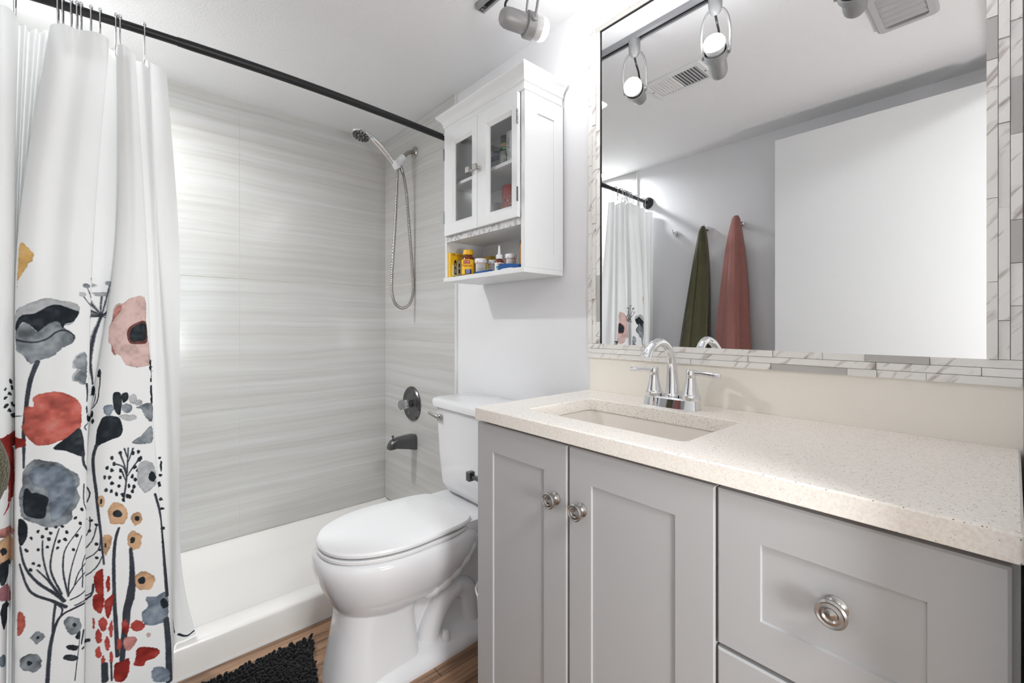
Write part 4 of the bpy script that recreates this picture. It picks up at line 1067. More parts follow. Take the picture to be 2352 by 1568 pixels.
# ------------------------------------------------------------------ mirror with mosaic frame
mir = thing('wall_mirror', 'large wall mirror framed in stacked white marble mosaic strips', 'mirror', (1.175, .46, .98))
MY0_, MY1_, MZ0, MZ1 = .034, .896, 1.053, 2.076
FY0, FY1, FZ0, FZ1 = -.0095, .945, 1.006, 2.126
obj('mirror_glass', BX(1.1735, 1.1765, MY0_ - .003, MY1_ + .003, MZ0 - .003, MZ1 + .003), M_mirror, mir, smooth=False)
bm = new(); e = .0035
for a in ((MY1_ - e, MY1_, MZ0, MZ1), (MY0_, MY1_, MZ1 - e, MZ1)): box(bm, 1.1715, 1.1733, a[0], a[1], a[2], a[3])
obj('mirror_edge', bm, M_dark, mir, smooth=False, label='dark edge of the glass along the frame')
rnd = random.Random(11); bm = new(); cl = bm.loops.layers.color.new('piece')
def piece(y0, y1, z0, z1):
    t = rnd.uniform(.0085, .0125); n0 = len(bm.faces); g = .0004
    box(bm, X0 - t, X0 - .0031, y0 + g, y1 - g, z0 + g, z1 - g); c = (rnd.random(), rnd.random(), rnd.random(), 1)
    bm.faces.ensure_lookup_table()
    for f in bm.faces[n0:]:
        for l in f.loops: l[cl] = c
def run(a, b, horizontal, lo, hi):
    p = a - rnd.uniform(0, .06)
    while p < b - 1e-4:
        q = min(p + rnd.choice((.05, .075, .10, .10, .15, .15, .2)), b)
        if b - q < .02: q = b
        s = max(p, a)
        if q - s > .003: piece(s, q, lo, hi) if horizontal else piece(lo, hi, s, q)
        p = q
for k in range(3):
    h = (MZ0 - FZ0) / 3; run(FY0, FY1, True, FZ0 + k * h, FZ0 + (k + 1) * h)
    h = (FZ1 - MZ1) / 3; run(FY0, FY1, True, MZ1 + k * h, MZ1 + (k + 1) * h)
    h = (FY1 - MY1_) / 3; run(MZ0, MZ1, False, MY1_ + k * h, MY1_ + (k + 1) * h)
    h = (MY0_ - FY0) / 3; run(MZ0, MZ1, False, FY0 + k * h, FY0 + (k + 1) * h)
obj('mosaic_frame', bm, M_marble, mir, smooth=False, label='frame of thin staggered marble strips')

# ------------------------------------------------------------------ wall cabinet over the toilet
wc = thing('wall_cabinet', 'white wall cabinet with two glass doors above the toilet', 'cabinet', (1.08, 1.297, 1.288))
WX, WB, WY0, WY1 = .984, 1.168, 1.06, 1.535
bm = new()
box(bm, WX, WB, WY0, WY0 + .016, 1.305, 1.885); box(bm, WX, WB, WY1 - .012, WY1, 1.305, 1.885)
box(bm, WB - .004, WB, WY0 + .016, WY1 - .012, 1.305, 1.885); box(bm, WX, WB, WY0, WY1, 1.885, 1.897)
box(bm, WX - .005, WB, WY0 - .003, WY1 + .005, 1.288, 1.305); box(bm, WX + .004, WB - .004, WY0 + .016, WY1 - .012, 1.452, 1.468)
obj('carcass', bm, M_white, wc, smooth=False, bevel=.0012)
bm = new()
# framed end panel: rails and stiles on the end facing the vanity
for y0, y1 in ((WY0 - .0035, WY0),):
    box(bm, WX, 1.043, y0, y1, 1.305, 1.885); box(bm, 1.123, WB, y0, y1, 1.305, 1.885); box(bm, 1.043, 1.123, y0, y1, 1.824, 1.885); box(bm, 1.043, 1.123, y0, y1, 1.305, 1.358)
obj('end_frame', bm, M_white, wc, smooth=False, bevel=.0008)
obj('lower_rail', BX(WX - .001, WX + .004, WY0 + .016, WY1 - .012, 1.447, 1.470), M_raw, wc, smooth=False, label='scuffed rail under the glass doors')
prof = [(0, 1.8855), (.004, 1.887), (.0045, 1.891), (.001, 1.894), (.001, 1.913), (.005, 1.916), (.007, 1.920), (.005, 1.923), (.008, 1.931), (.013, 1.939), (.020, 1.946), (.025, 1.950), (.028, 1.954), (.029, 1.959), (.027, 1.963)]
bm = new()
rings = []
for o_, z in prof:
    rings.append([(WB, WY1 + o_, z), (WX - o_, WY1 + o_, z), (WX - o_, WY0 - o_, z), (WB, WY0 - o_, z)])
loft(bm, rings)
obj('crown', bm, M_white, wc, angle=25)
obj('shelf', BX(WX + .014, WB - .004, WY0 + .016, WY1 - .012, 1.671, 1.684), M_white, wc, smooth=False, bevel=.001)
def gdoor(y0, y1, gy0, gy1, gz0, gz1, ks, hy):
    bm = new(); x0, x1 = .970, .986; z0, z1 = 1.471, 1.882
    def ring(a, b, c, e, xx): return [(xx, a, c), (xx, b, c), (xx, b, e), (xx, a, e)]
    c = .012
    loft(bm, [ring(y0, y1, z0, z1, x1 - .0025), ring(y0, y1, z0, z1, x0 + .001), ring(y0 + .001, y1 - .001, z0 + .001, z1 - .001, x0), ring(gy0 - c, gy1 + c, gz0 - c, gz1 + c, x0), ring(gy0, gy1, gz0, gz1, x0 + .009), ring(gy0, gy1, gz0, gz1, x1 - .0025)], loop=True)
    # fine joints where the rails meet the stiles
    d = obj('door', bm, M_white, wc, smooth=False)
    obj('glass_pane', BX(x0 + .009, x0 + .0115, gy0 - .004, gy1 + .004, gz0 - .004, gz1 + .004), M_glass, d, smooth=False)
    kb = new(); lathe(kb, [(.007, 0), (.0075, .003), (.004, .006), (.004, .011)], (x0 - .0002, ks, 1.687), (-1, 0, 0), 14)
    box(kb, x0 - .021, x0 - .011, ks - .010, ks + .010, 1.676, 1.698); obj('knob', kb, M_nickel, d, bevel=.0012)
    for z in (1.545, 1.80):
        hb = new()
        for k in range(5): lathe(hb, [(.0028, 0), (.0028, .0085)], (x0 - .0015, hy, z - .024 + k * .0096), (0, 0, 1), 8)
        obj('hinge', hb, M_dkmetal, d)
    return d
gdoor(1.2995, 1.519, 1.342, 1.452, 1.522, 1.826, 1.336, 1.521)
gdoor(1.0785, 1.2975, 1.117, 1.234, 1.515, 1.820, 1.291, 1.0765)

# what stands in it -----------------------------------------------------------------------------
M_yel = mat('yellow_carton', (240, 190, 30), .4); M_yelp = mat('pale_yellow_print', (244, 226, 150), .4); M_yelc = mat('yellow_cap', (232, 178, 24), .35)
M_ink = mat('black_print', (34, 32, 34), .5); M_red = mat('red_print', (176, 36, 40), .4); M_bluep = mat('blue_print', (38, 52, 120), .4); M_wp = mat('white_print', (236, 236, 236), .45)
M_amb = mat('amber_plastic', (110, 52, 26), .12, coat=.4); M_amb2 = mat('orange_pill_plastic', (176, 84, 40), .15, coat=.4); M_honey = mat('honey_oil', (176, 122, 44), .12, coat=.5)
M_navy = mat('blue_fabric', (28, 84, 150), .8); M_teal = mat('teal_print', (70, 176, 180), .4); M_grn = mat('dark_green_cap', (44, 60, 50), .45); M_grnp = mat('green_print', (60, 130, 80), .45)
M_bagm = mat('grey_foil_bag', (104, 108, 116), .5); M_dnavy = mat('navy_print', (30, 34, 78), .5); M_dred = mat('deodorant_red', (178, 40, 44), .3); M_gold = mat('gold_print', (222, 180, 108), .4)
M_blk = mat('black_plastic', (34, 36, 38), .35); M_paper = mat('label_paper', (226, 222, 220), .6)
FL, SH, FL2 = 1.3052, 1.6842, 1.4682
VN = Vector((-.62, -.785, 0)).normalized()          # the way the labels are turned
VT = Vector((0, 0, 1)).cross(VN)
def turned(c, n, a, z): return (c[0] + VT.x * a + n.x * 0, c[1] + VT.y * a, z)
def bottle(name, label, cat, c, z, prof, m, group=None):
    t = thing(name, label, cat, (c[0], c[1], z), group); bm = new(); lathe(bm, prof, (c[0], c[1], z), seg=28); obj('bottle_body', bm, m, t); return t
def cap(t, c, z, prof, m, name='cap', seg=28):
    bm = new(); lathe(bm, prof, (c[0], c[1], z), seg=seg); return obj(name, bm, m, t)
def wrap(t, c, z0, z1, r, a0, a1, m, name='paper_label', seg=16):
    """a label bent round a bottle; angles measured from the turned side"""
    bm = new(); b = math.atan2(VN.y, VN.x)
    ring = lambda rr, z: [(c[0] + rr * math.cos(b + a0 + (a1 - a0) * k / seg), c[1] + rr * math.sin(b + a0 + (a1 - a0) * k / seg), z) for k in range(seg + 1)]
    outer, inner = (lambda z: ring(r, z)), (lambda z: ring(r - .0006, z)[::-1])
    loft(bm, [outer(z0) + inner(z0), outer(z1) + inner(z1)]); return obj(name, bm, m, t)
def face_text(t, text, c, r, z, size, m, off=0.0, squeeze=1.0):
    n = Vector((VN.x * math.cos(off) - VN.y * math.sin(off), VN.x * math.sin(off) + VN.y * math.cos(off), 0))
    lettering('lettering', text, (c[0] + n.x * (r + .0005), c[1] + n.y * (r + .0005), z), n, size, m, t, squeeze=squeeze)
def dashes(t, c, r, z0, z1, rows, m, half=.55, name='printed_lines', seed=1):
    rn = random.Random(seed); bm = new(); b = math.atan2(VN.y, VN.x)
    for k in range(rows):
        z = z0 + (z1 - z0) * k / max(1, rows - 1); a = -half
        while a < half - .1:
            w = rn.uniform(.08, .3); e = min(a + w, half)
            P = lambda q, zz, rr: (c[0] + rr * math.cos(b + q), c[1] + rr * math.sin(b + q), zz)
            loft(bm, [[P(a, z, r), P(e, z, r), P(e, z, r + .0003), P(a, z, r + .0003)], [P(a, z + .0016, r), P(e, z + .0016, r), P(e, z + .0016, r + .0003), P(a, z + .0016, r + .0003)]])
            a = e + .06
    obj(name, bm, m, t)

# lower open shelf
t = thing('yellow_carton', 'yellow carton with two printed devices at the left end of the open shelf', 'box', (1.02, 1.507, FL))
obj('carton', BX(.990, 1.056, 1.5045, 1.5215, FL, FL + .101), M_yel, t, smooth=False, bevel=.0008)
obj('pale_panel', BX(.996, 1.0555, 1.5039, 1.5046, FL + .002, FL + .052), M_yelp, t, smooth=False)
bm = new(); box(bm, .995, 1.052, 1.5037, 1.5046, FL + .0915, FL + .0932); obj('rule_line', bm, M_red, t, smooth=False)
for x, c1, c2 in ((1.013, M_ink, M_silver), (1.032, M_wp, M_ink)):
    bm = new(); prism(bm, [(x - .0055, FL + .014), (x + .0055, FL + .014), (x + .0055, FL + .066), (x + .003, FL + .073), (x - .003, FL + .073), (x - .0055, FL + .066)], 'y', 1.5033, 1.5038); dv = obj('printed_device', bm, c1, t, smooth=False)
    bm = new(); box(bm, x - .003, x + .003, 1.5029, 1.5033, FL + .02, FL + .038); box(bm, x - .003, x + .003, 1.5029, 1.5033, FL + .044, FL + .06); obj('device_detail', bm, c2, dv, smooth=False)
bm = new(); box(bm, 1.000, 1.013, 1.5038, 1.5044, FL + .0955, FL + .0975); obj('printed_line', bm, M_ink, t, smooth=False); bm = new(); box(bm, 1.003, 1.020, 1.5038, 1.5044, FL + .005, FL + .0075); obj('printed_line', bm, M_ink, t, smooth=False)

c = (1.020, 1.424)
t = bottle('vitamin_bottle', 'brown vitamin bottle with yellow cap and yellow label on the open shelf', 'bottle', c, FL, [(.022, 0), (.0255, .003), (.026, .008), (.026, .066), (.0235, .074), (.017, .080), (.0165, .088)], M_amb)
cap(t, c, FL + .084, [(.0195, 0), (.0205, .001), (.0205, .016), (.019, .019), (.0, .0195)], M_yelc)
wrap(t, c, FL + .006, FL + .064, .0264, -1.5, 1.1, M_yel); wrap(t, c, FL + .048, FL + .060, .0268, -.75, .35, M_red, 'red_tag'); wrap(t, c, FL + .008, FL + .026, .0268, -.45, .55, M_bluep, 'blue_tag')
face_text(t, 'Nature Made', c, .0268, FL + .054, .0072, M_wp, -.2, .62); face_text(t, 'Melatonin', c, .0264, FL + .040, .0125, M_red, -.12, .8); dashes(t, c, .0268, FL + .012, FL + .022, 3, M_wp, .3)

def pill(label, c, r, h):
    t = bottle('pill_bottle', label, 'bottle', c, FL, [(r * .9, 0), (r, .002), (r, h * .74), (r * .94, h * .76)], M_amb2, 'white-capped pill bottles')
    cap(t, c, FL + h * .72, [(r * 1.10, 0), (r * 1.16, .001), (r * 1.16, h * .23), (r * 1.12, h * .26), (.0, h * .265)], M_plastic_w)
    b0 = math.atan2(VN.y, VN.x)
    for a in (-.55, .5):
        bm = new(); lathe(bm, [(.0016, 0), (.0016, .0006)], (c[0] + r * 1.16 * math.cos(b0 + a), c[1] + r * 1.16 * math.sin(b0 + a), FL + h * .78), (math.cos(b0 + a), math.sin(b0 + a), 0), 8); obj('cap_mark', bm, M_ink, t)
    wrap(t, c, FL + .004, FL + h * .69, r + .0004, -1.1, 1.1, M_paper); dashes(t, c, r + .0006, FL + h * .2, FL + h * .62, 6, M_ink, .7, seed=int(r * 1e5)); return t
pill('white-capped pill bottle beside the yellow-capped vitamin bottle', (1.040, 1.368), .0205, .066)
pill('white-capped pill bottle half hidden behind the clear pill box', (1.085, 1.345), .0205, .062)
pill('white-capped pill bottle behind the blue pouch, next to the amber bottle', (1.036, 1.186), .0180, .062)
t = thing('pill_box', 'small clear pill box with blue base at the front of the shelf', 'box', (1.0, 1.30, FL))
obj('box_base', BX(.992, 1.012, 1.255, 1.345, FL, FL + .009), M_navy, t, smooth=False, bevel=.001); obj('clear_cover', BX(.9925, 1.0115, 1.256, 1.344, FL + .0095, FL + .019), M_clear, t, smooth=False)
c = (1.018, 1.229)
t = bottle('nasal_spray', 'brown dropper bottle with white pointed nozzle in the middle of the shelf', 'bottle', c, FL, [(.0155, 0), (.017, .002), (.017, .034), (.0145, .041), (.0095, .046), (.0095, .050)], M_amb)
cap(t, c, FL + .047, [(.0115, 0), (.012, .001), (.012, .014), (.0105, .016)], M_plastic_w)
cap(t, c, FL + .062, [(.0055, 0), (.0050, .012), (.0034, .030), (.0022, .034), (.0, .0348)], M_plastic_w, 'nozzle', 16)
wrap(t, c, FL + .003, FL + .032, .0174, -1.3, 1.2, M_wp); wrap(t, c, FL + .012, FL + .020, .0177, -.7, .1, M_teal, 'teal_tag'); dashes(t, c, .0177, FL + .025, FL + .028, 2, M_red, .5)
bm = new(); loft(bm, [[(.990, 1.205, FL), (1.012, 1.205, FL), (1.010, 1.205, FL + .027), (.994, 1.205, FL + .024)], [(.992, 1.150, FL), (1.014, 1.150, FL), (1.012, 1.150, FL + .022), (.995, 1.150, FL + .021)], [(.994, 1.098, FL), (1.014, 1.098, FL), (1.012, 1.098, FL + .014), (.997, 1.098, FL + .013)]])
single('blue_pouch', bm, M_navy, 'flat blue pouch lying in front of the dropper bottle', 'pouch', bevel=.003)
c = (1.052, 1.130)
t = bottle('oil_bottle', 'tall amber oil bottle against the right side of the open shelf', 'bottle', c, FL, [(.018, 0), (.0205, .003), (.0205, .075), (.019, .092), (.015, .103), (.008, .110)], M_honey)
cap(t, c, FL + .096, [(.0185, -.004), (.0178, .004), (.013, .014), (.006, .019), (.0, .020)], M_amb)
single('flat_carton', BX(1.112, 1.140, 1.400, 1.478, FL, FL + .088), mat('ochre_carton', (206, 168, 60), .5), 'ochre carton standing at the back behind the white-capped bottles', 'box', smooth=False, bevel=.001)
bm = new(); prism(bm, [(1.09 + .02 * k, FL + .0005 + (.004 if k in (2, 3, 4) else .001)) for k in range(9)] + [(1.25 - .02 * k, FL + .0002) for k in range(9)], 'x', .986, .9895)
single('shelf_liner', bm, M_wp, 'curled white liner edge at the front of the open shelf', 'shelf liner', smooth=False)
# behind the right door
t = thing('supplement_pouch', 'grey pouch with navy band on the upper shelf behind right door', 'pouch', (1.10, 1.335, SH))
bm = new(); loft(bm, [[(1.080, 1.365, SH), (1.124, 1.365, SH), (1.124, 1.292, SH), (1.080, 1.292, SH)], [(1.078, 1.366, SH + .05), (1.126, 1.366, SH + .05), (1.126, 1.290, SH + .05), (1.078, 1.290, SH + .05)], [(1.096, 1.362, SH + .118), (1.106, 1.362, SH + .118), (1.106, 1.290, SH + .100), (1.096, 1.290, SH + .100)]])
obj('pouch_body', bm, M_bagm, t, bevel=.004)
bm = new(); loft(bm, [[(1.0785, 1.366, SH + .070), (1.0795, 1.366, SH + .070), (1.0795, 1.290, SH + .064), (1.0785, 1.290, SH + .064)], [(1.0865, 1.364, SH + .092), (1.0875, 1.364, SH + .092), (1.0875, 1.290, SH + .084), (1.0865, 1.290, SH + .084)]]); obj('navy_band', bm, M_dnavy, t, smooth=False)
c = (1.070, 1.256)
t = bottle('supplement_bottle', 'green-capped white supplement bottle beside the narrow white carton', 'bottle', c, SH, [(.019, 0), (.0215, .003), (.0215, .085), (.018, .097), (.0165, .104)], M_paper)
cap(t, c, SH + .104, [(.0185, 0), (.0185, .026), (.0165, .029), (.0, .0295)], M_grn); wrap(t, c, SH + .074, SH + .090, .0219, -1.2, 1.2, M_grnp, 'green_band'); wrap(t, c, SH + .094, SH + .102, .0195, -1.2, 1.2, M_gold, 'gold_band')
dashes(t, c, .0220, SH + .080, SH + .084, 2, M_wp, .5, name='band_lines'); face_text(t, 'D&ZI', c, .0215, SH + .064, .0125, M_grn, .42, .8); dashes(t, c, .0215, SH + .028, SH + .040, 3, M_ink, .4)
t = thing('medicine_carton', 'narrow white carton with black sideways lettering beside the green-capped bottle', 'box', (1.06, 1.196, SH))
obj('carton', BX(1.040, 1.082, 1.172, 1.216, SH, SH + .128), M_wp, t, smooth=False, bevel=.0008)
lettering('lettering', 'Gas-X', (1.0396, 1.204, SH + .084), (-1, 0, 0), .015, M_ink, t, up=(0, -1, 0))
bm = new(); box(bm, 1.0394, 1.04, 1.212, 1.2155, SH + .004, SH + .05); obj('green_stripe', bm, M_grnp, t, smooth=False)
c = (1.058, 1.214)
def ovr(a, b, z, cc=None):
    cc = cc or c
    return [(cc[0] + VN.x * b * math.sin(q) + VT.x * a * math.cos(q), cc[1] + VN.y * b * math.sin(q) + VT.y * a * math.cos(q), z) for q in (2 * PI * k / 36 for k in range(36))]
t = thing('deodorant_stick', 'red deodorant stick with gold crest behind the right glass door', 'deodorant', (c[0], c[1], FL2))
bm = new(); loft(bm, [ovr(.030, .017, FL2), ovr(.031, .018, FL2 + .003), ovr(.031, .018, FL2 + .112)]); obj('stick_body', bm, M_dred, t)
bm = new(); loft(bm, [ovr(.0315, .0185, FL2 + .1125), ovr(.0315, .0185, FL2 + .140), ovr(.029, .017, FL2 + .150), ovr(.020, .012, FL2 + .156), ovr(.008, .004, FL2 + .158)]); obj('dome_cap', bm, M_dred, t)
def plate(pts, dz, m, name, par, d0=.0182, d1=.0188):
    bm = new(); f = lambda a, z, d: (c[0] + VT.x * a + VN.x * (d - a * a * 9), c[1] + VT.y * a + VN.y * (d - a * a * 9), FL2 + z)
    loft(bm, [[f(a, z, d0 - .004) for a, z in pts], [f(a, z, d1) for a, z in pts]]); return obj(name, bm, m, par, smooth=False)
plate([(-.021, .090), (.021, .090), (.021, .101), (-.021, .101)], 0, M_ink, 'black_band', t)
cr = plate([(-.021, .022), (.021, .022), (.022, .068), (0, .087), (-.022, .068)], 0, M_gold, 'gold_crest', t)
plate([(-.0185, .024), (.0185, .024), (.0195, .067), (0, .083), (-.0195, .067)], 0, mat('crest_red', (140, 26, 34), .35), 'crest_field', cr, d1=.0192)
plate([(-.014, .0935), (.014, .0935), (.014, .0975), (-.014, .0975)], 0, M_wp, 'band_lines', t, d1=.0190)
lettering('lettering', 'Old Spice', (c[0] + VN.x * .0195, c[1] + VN.y * .0195, FL2 + .062), VN, .0098, M_wp, t, squeeze=.75)
def jar(label, c, r, h, m):
    t = bottle('small_jar', label, 'jar', c, FL2, [(r * .9, 0), (r, .003), (r, h * .7), (r * .8, h * .76)], m); cap(t, c, FL2 + h * .72, [(r * .9, 0), (r * .92, .001), (r * .92, h * .26), (.0, h * .28)], M_blk); return t
jar('dark capped jar left of the red deodorant behind right door', (1.080, 1.312), .0185, .115, M_grn)
jar('small dark jar low behind the left glass door', (1.085, 1.430), .0170, .070, M_grn)

# ------------------------------------------------------------------ ceiling fittings
TZ = ZC - .0002
rail = thing('track_rail', 'grey track light rail on the ceiling along the mirror wall', 'track light', (.908, .65, TZ))
bm = new(); prism(bm, [(.889, TZ), (.889, TZ - .017), (.899, TZ - .020), (.900, TZ - .0195), (.900, TZ - .009), (.917, TZ - .009), (.917, TZ - .0195), (.918, TZ - .020), (.9275, TZ - .017), (.9275, TZ)], 'y', .10, 1.198); obj('rail_body', bm, M_rail, rail, smooth=False)
obj('rail_slot', BX(.9005, .9165, .10, 1.175, TZ - .0125, TZ - .0095), M_dark, rail, smooth=False)
bm = new(); box(bm, .8885, .928, 1.1982, 1.202, TZ - .0195, TZ); obj('end_cap', bm, M_rail, rail, smooth=False, bevel=.002)
bm = new(); lathe(bm, [(.0055, 0), (.0055, .004), (.003, .004), (.0, .0035)], (.9085, 1.185, TZ - .0165), (0, 0, -1), 14); obj('end_screw', bm, M_nickel, rail)
M_bulb = bpy.data.materials.new('lit_bulb_glass'); M_bulb.use_nodes = True
nt = M_bulb.node_tree; nt.nodes.clear()
e_ = node(nt, 'ShaderNodeEmission'); e_.inputs[0].default_value = (.985, .99, 1, 1); e_.inputs[1].default_value = BULB_EMISSION
o_ = node(nt, 'ShaderNodeOutputMaterial'); nt.links.new(e_.outputs[0], o_.inputs[0])
M_bulbside = mat('frosted_bulb_side', (226, 226, 226), .3)
def spotlight(label, y, tilt):
    t = thing('spotlight', label, 'spotlight', (.908, y, TZ - .02), 'spotlights on the ceiling track')
    bm = new(); lathe(bm, [(.0215, 0), (.0215, -.030), (.0213, -.036), (.0195, -.050), (.012, -.062), (.008, -.066), (.0, -.067)], (.908, y, TZ - .0155), seg=24); obj('canister', bm, M_silver, t)
    piv = Vector((.898, y, 1.998)); ax = Vector((math.cos(math.radians(tilt)), 0, math.sin(math.radians(tilt)))); A = piv - ax * .092; P = lambda d: A + ax * d
    bm = new()
    lathe(bm, [(.004, -.002), (.014, .0), (.022, .006), (.027, .016), (.0285, .03), (.0285, .072), (.027, .080)], A, ax, 28); obj('lamp_housing', bm, M_silver, t)
    bm = new(); lathe(bm, [(.0335, .078), (.0365, .080), (.0365, .104), (.0335, .104), (.0335, .079)], A, ax, 32); obj('collar_ring', bm, M_silver, t)
    bm = new(); lathe(bm, [(.015, .074), (.021, .085), (.027, .100), (.0315, .118), (.0325, .126)], A, ax, 28, cap=False); b = obj('bulb', bm, M_bulbside, t)
    bm = new(); lathe(bm, [(.0325, .1262), (.0318, .135), (.027, .144), (.016, .150), (.0, .152)], A, ax, 28, cap=False); obj('bulb_face', bm, M_bulb, b)
    for s in (-1, 1):
        bm = new(); tube(bm, catmull([(.908, y + s * .012, TZ - .062), (.909, y + s * .026, TZ - .072), (.909, y + s * .038, TZ - .100), (.907, y + s * .0435, TZ - .140), (.904, y + s * .0425, TZ - .170), (piv.x, y + s * .041, piv.z)], 6), .0040, 10); obj('yoke_arm', bm, M_silver, t)
        bm = new(); lathe(bm, [(.010, .0), (.010, .006), (.006, .008)], (piv.x, y + s * .0355, piv.z), (0, s, 0), 16); obj('pivot_knob', bm, M_silver, t)
    bm = new(); tube(bm, catmull([(.906, y, TZ - .080), (.890, y - .003, TZ - .100), (.855, y - .004, TZ - .115), (P(.016).x + .002, y - .002, P(.016).z + .045), (P(.016).x, y, P(.016).z + .020)], 6), .0036, 10); obj('cable', bm, M_blk, t)
    return t
s0 = spotlight('silver spotlight on the ceiling track, the one nearest the wall cabinet', .942, -4)
s1 = spotlight('silver spotlight on the ceiling track, the middle one of three', .640, 22)
s2 = spotlight('silver spotlight on the ceiling track, the one nearest the doorway', .280, 4)
s0.rotation_euler.z = math.radians(-20); s1.rotation_euler.z = math.radians(-16); s2.rotation_euler.z = math.radians(-8)

# added fill fixture, out of view above the curtain, brightening the shower
rl = thing('shower_fill_fixture', 'added round fill light, unseen above the curtained end of the shower', 'fill light', (-.22, 2.0, TZ))
bm = new(); lathe(bm, [(.066, 0), (.066, -.004), (.062, -.007), (.055, -.005), (.055, -.001)], (-.22, 2.0, TZ), seg=36, cap=False); obj('trim_ring', bm, M_trim, rl)
bm = new(); lathe(bm, [(.055, -.0012), (.055, -.003), (.0, -.0035)], (-.22, 2.0, TZ), seg=36); obj('lens', bm, mat('glowing_fill_lens', (255, 252, 247), .3, emit=2.0), rl)
l = bpy.data.lights.new('shower_fill_light', 'AREA'); l.shape = 'DISK'; l.size = .105; l.spread = math.radians(165); l.energy = SHOWER_FILL_POWER; l.color = (.955, .982, 1)
lo = bpy.data.objects.new('shower_fill_light', l); COL.objects.link(lo); lo.parent = rl; lo.location = (0, 0, -.006)

ven = thing('ceiling_vent', 'white louvred air register on the ceiling, reflected beside the bulbs', 'vent', (.497, .985, TZ))
bm = new()
VXa, VXb, VYa, VYb = .412, .583, .852, 1.120
def fr(a, z): return [(VXa + a, VYa + a, z), (VXb - a, VYa + a, z), (VXb - a, VYb - a, z), (VXa + a, VYb - a, z)]
loft(bm, [fr(0, TZ), fr(0, TZ - .003), fr(.004, TZ - .007), fr(.024, TZ - .007), fr(.024, TZ - .002)], cap0=False, cap1=False)
obj('register_frame', bm, M_trim, ven, smooth=False)
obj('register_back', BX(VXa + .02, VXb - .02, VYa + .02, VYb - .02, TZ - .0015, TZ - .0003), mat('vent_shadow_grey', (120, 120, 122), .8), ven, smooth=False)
for k in range(16):
    y = VYa + .031 + (VYb - VYa - .062) * k / 15; s = 1 if k < 8 else -1
    bm = new(); loft(bm, [[(x, y - .005, TZ - .0066 if s > 0 else TZ - .0022), (x, y - .0045, TZ - .0060 if s > 0 else TZ - .0016), (x, y + .005, TZ - .0016 if s > 0 else TZ - .0060), (x, y + .0045, TZ - .0022 if s > 0 else TZ - .0066)] for x in (VXa + .024, VXb - .024)])
    obj('louvre', bm, M_trim, ven, smooth=False)
for y in (VYa + .013, VYb - .013):
    bm = new(); lathe(bm, [(.004, 0), (.004, .0015), (.0, .0025)], (.497, y, TZ - .007), (0, 0, -1), 10); obj('screw', bm, M_nickel, ven)

fan = thing('exhaust_fan', 'grey slatted exhaust fan grille on the ceiling near the doorway', 'exhaust fan', (.38, .25, TZ))
bm = new()
def fq(a, z): return [(x, y, z) for x, y, _ in rrect(.25 + a, .515 - a, .168 + a, .332 - a, .012, 0, 4)]
loft(bm, [fq(0, TZ), fq(0, TZ - .012), fq(.006, TZ - .018), fq(.024, TZ - .018), fq(.026, TZ - .004)], cap0=False)
obj('grille_frame', bm, mat('aged_grey_plastic', (186, 186, 186), .5), fan)
for k in range(6):
    x = .292 + k * .036; bm = new(); loft(bm, [[(x, y, TZ - .0165), (x + .024, y, TZ - .0055), (x + .026, y, TZ - .0075), (x + .003, y, TZ - .0180)] for y in (.193, .307)]); obj('slat', bm, MATS['aged_grey_plastic'], fan, smooth=False)

# ------------------------------------------------------------------ hooks and towels on the left wall
def towel_hook(y, z, label):
    t = thing('towel_hook', label, 'towel hook', (XL, y, z), 'chrome towel hooks on the left wall')
    bm = new(); lathe(bm, [(.019, .0005), (.0205, .004), (.019, .013), (.013, .021), (.0, .024)], (XL, y, z), (1, 0, 0), 24); obj('wall_dome', bm, M_chrome, t)
    bm = new(); tube(bm, catmull([(XL + .018, y, z), (XL + .034, y, z - .003), (XL + .046, y, z + .004), (XL + .052, y, z + .018), (XL + .053, y, z + .024)], 5), [.005] * 16 + [.0055] * 4 + [.003], 12); obj('prong', bm, M_chrome, t)
    return t
h1 = towel_hook(1.467, 1.711, 'empty chrome hook on the left wall nearest the shower')
copy_thing(h1, (XL, 1.262, 1.708), 'chrome hook holding the olive towel on the left wall')
copy_thing(h1, (XL, 1.055, 1.704), 'chrome hook holding the dusty pink towel on the left wall')
def terry(name, rgb):
    m = mat(name, rgb, .95, sheen=.5, spec=.1, bump=(300, 1.0, .006)); return m
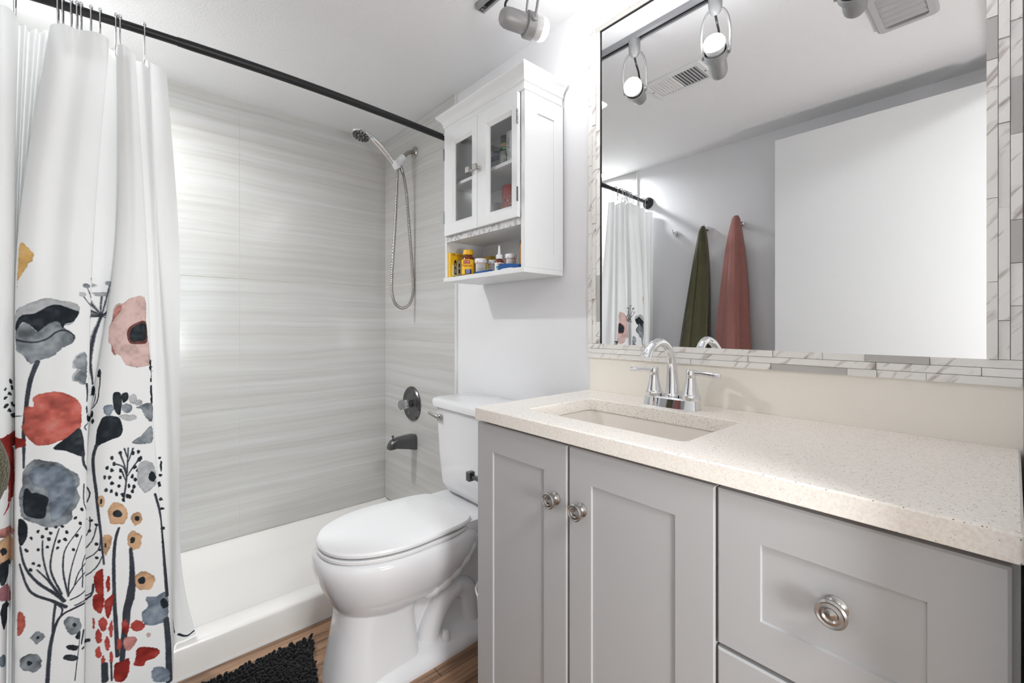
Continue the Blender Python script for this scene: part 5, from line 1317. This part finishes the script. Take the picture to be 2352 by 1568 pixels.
def towel(name, label, m, levels, folds, seed):
    """levels: z, centre x, centre y, half depth, half width"""
    rn = random.Random(seed); ph = [rn.uniform(0, 6.28) for _ in range(4)]; rings = []; N = 90
    lv = catmull([(z, x, y) for z, x, y, a, b in levels], 8); ab = catmull([(a, b, 0) for z, x, y, a, b in levels], 8)
    for (z, x, y), (a, b, _) in zip(lv, ab):
        g = min(1, max(0, (levels[0][0] - z) / .25)); r = []
        for k in range(N):
            q = 2 * PI * k / N
            f = 1 + g * (.13 * math.sin(folds * q + ph[0] + .6 * z) + .07 * math.sin((folds * 2 - 1) * q + ph[1] - z))
            f = f - g * .22 * max(0, math.cos(folds * q + ph[0])) ** 8
            px = max(x + a * f * math.cos(q), XL + .003)
            r.append((px, y + b * f * math.sin(q), z + .012 * g * math.sin(2 * q + ph[2]) * (z < levels[-1][0] + .05)))
        rings.append(r)
    bm = new(); loft(bm, rings); single(name, bm, m, label, 'towel', angle=180)
towel('bath_towel', 'olive green towel hanging from the middle hook on the left wall', terry('olive_terry', (84, 80, 50)),
      [(1.722, -.334, 1.268, .010, .010), (1.69, -.338, 1.272, .022, .022), (1.58, -.335, 1.276, .036, .038), (1.35, -.325, 1.287, .048, .062), (1.15, -.315, 1.298, .058, .078), (.98, -.298, 1.303, .070, .088), (.84, -.275, 1.305, .088, .090), (.745, -.285, 1.305, .082, .088), (.725, -.29, 1.305, .06, .07)], 5, 2)
towel('bath_towel', 'dusty pink towel hanging from the hook beside the open door', terry('pink_terry', (184, 122, 114)),
      [(1.748, -.322, 1.068, .010, .012), (1.72, -.325, 1.070, .020, .024), (1.60, -.328, 1.074, .036, .044), (1.35, -.325, 1.076, .046, .070), (1.15, -.32, 1.080, .052, .084), (.97, -.316, 1.083, .056, .095), (.75, -.315, 1.083, .058, .098), (.55, -.315, 1.083, .058, .098), (.53, -.315, 1.083, .05, .09)], 5, 7)

# printed words become plain meshes
bpy.context.view_layer.update()
dg = bpy.context.evaluated_depsgraph_get()
for o in FONTS:
    me = bpy.data.meshes.new_from_object(o.evaluated_get(dg)); n = bpy.data.objects.new('printed_words', me); COL.objects.link(n)
    n.parent = o.parent; n.matrix_local = o.matrix_local.copy(); cu = o.data; bpy.data.objects.remove(o); bpy.data.curves.remove(cu)
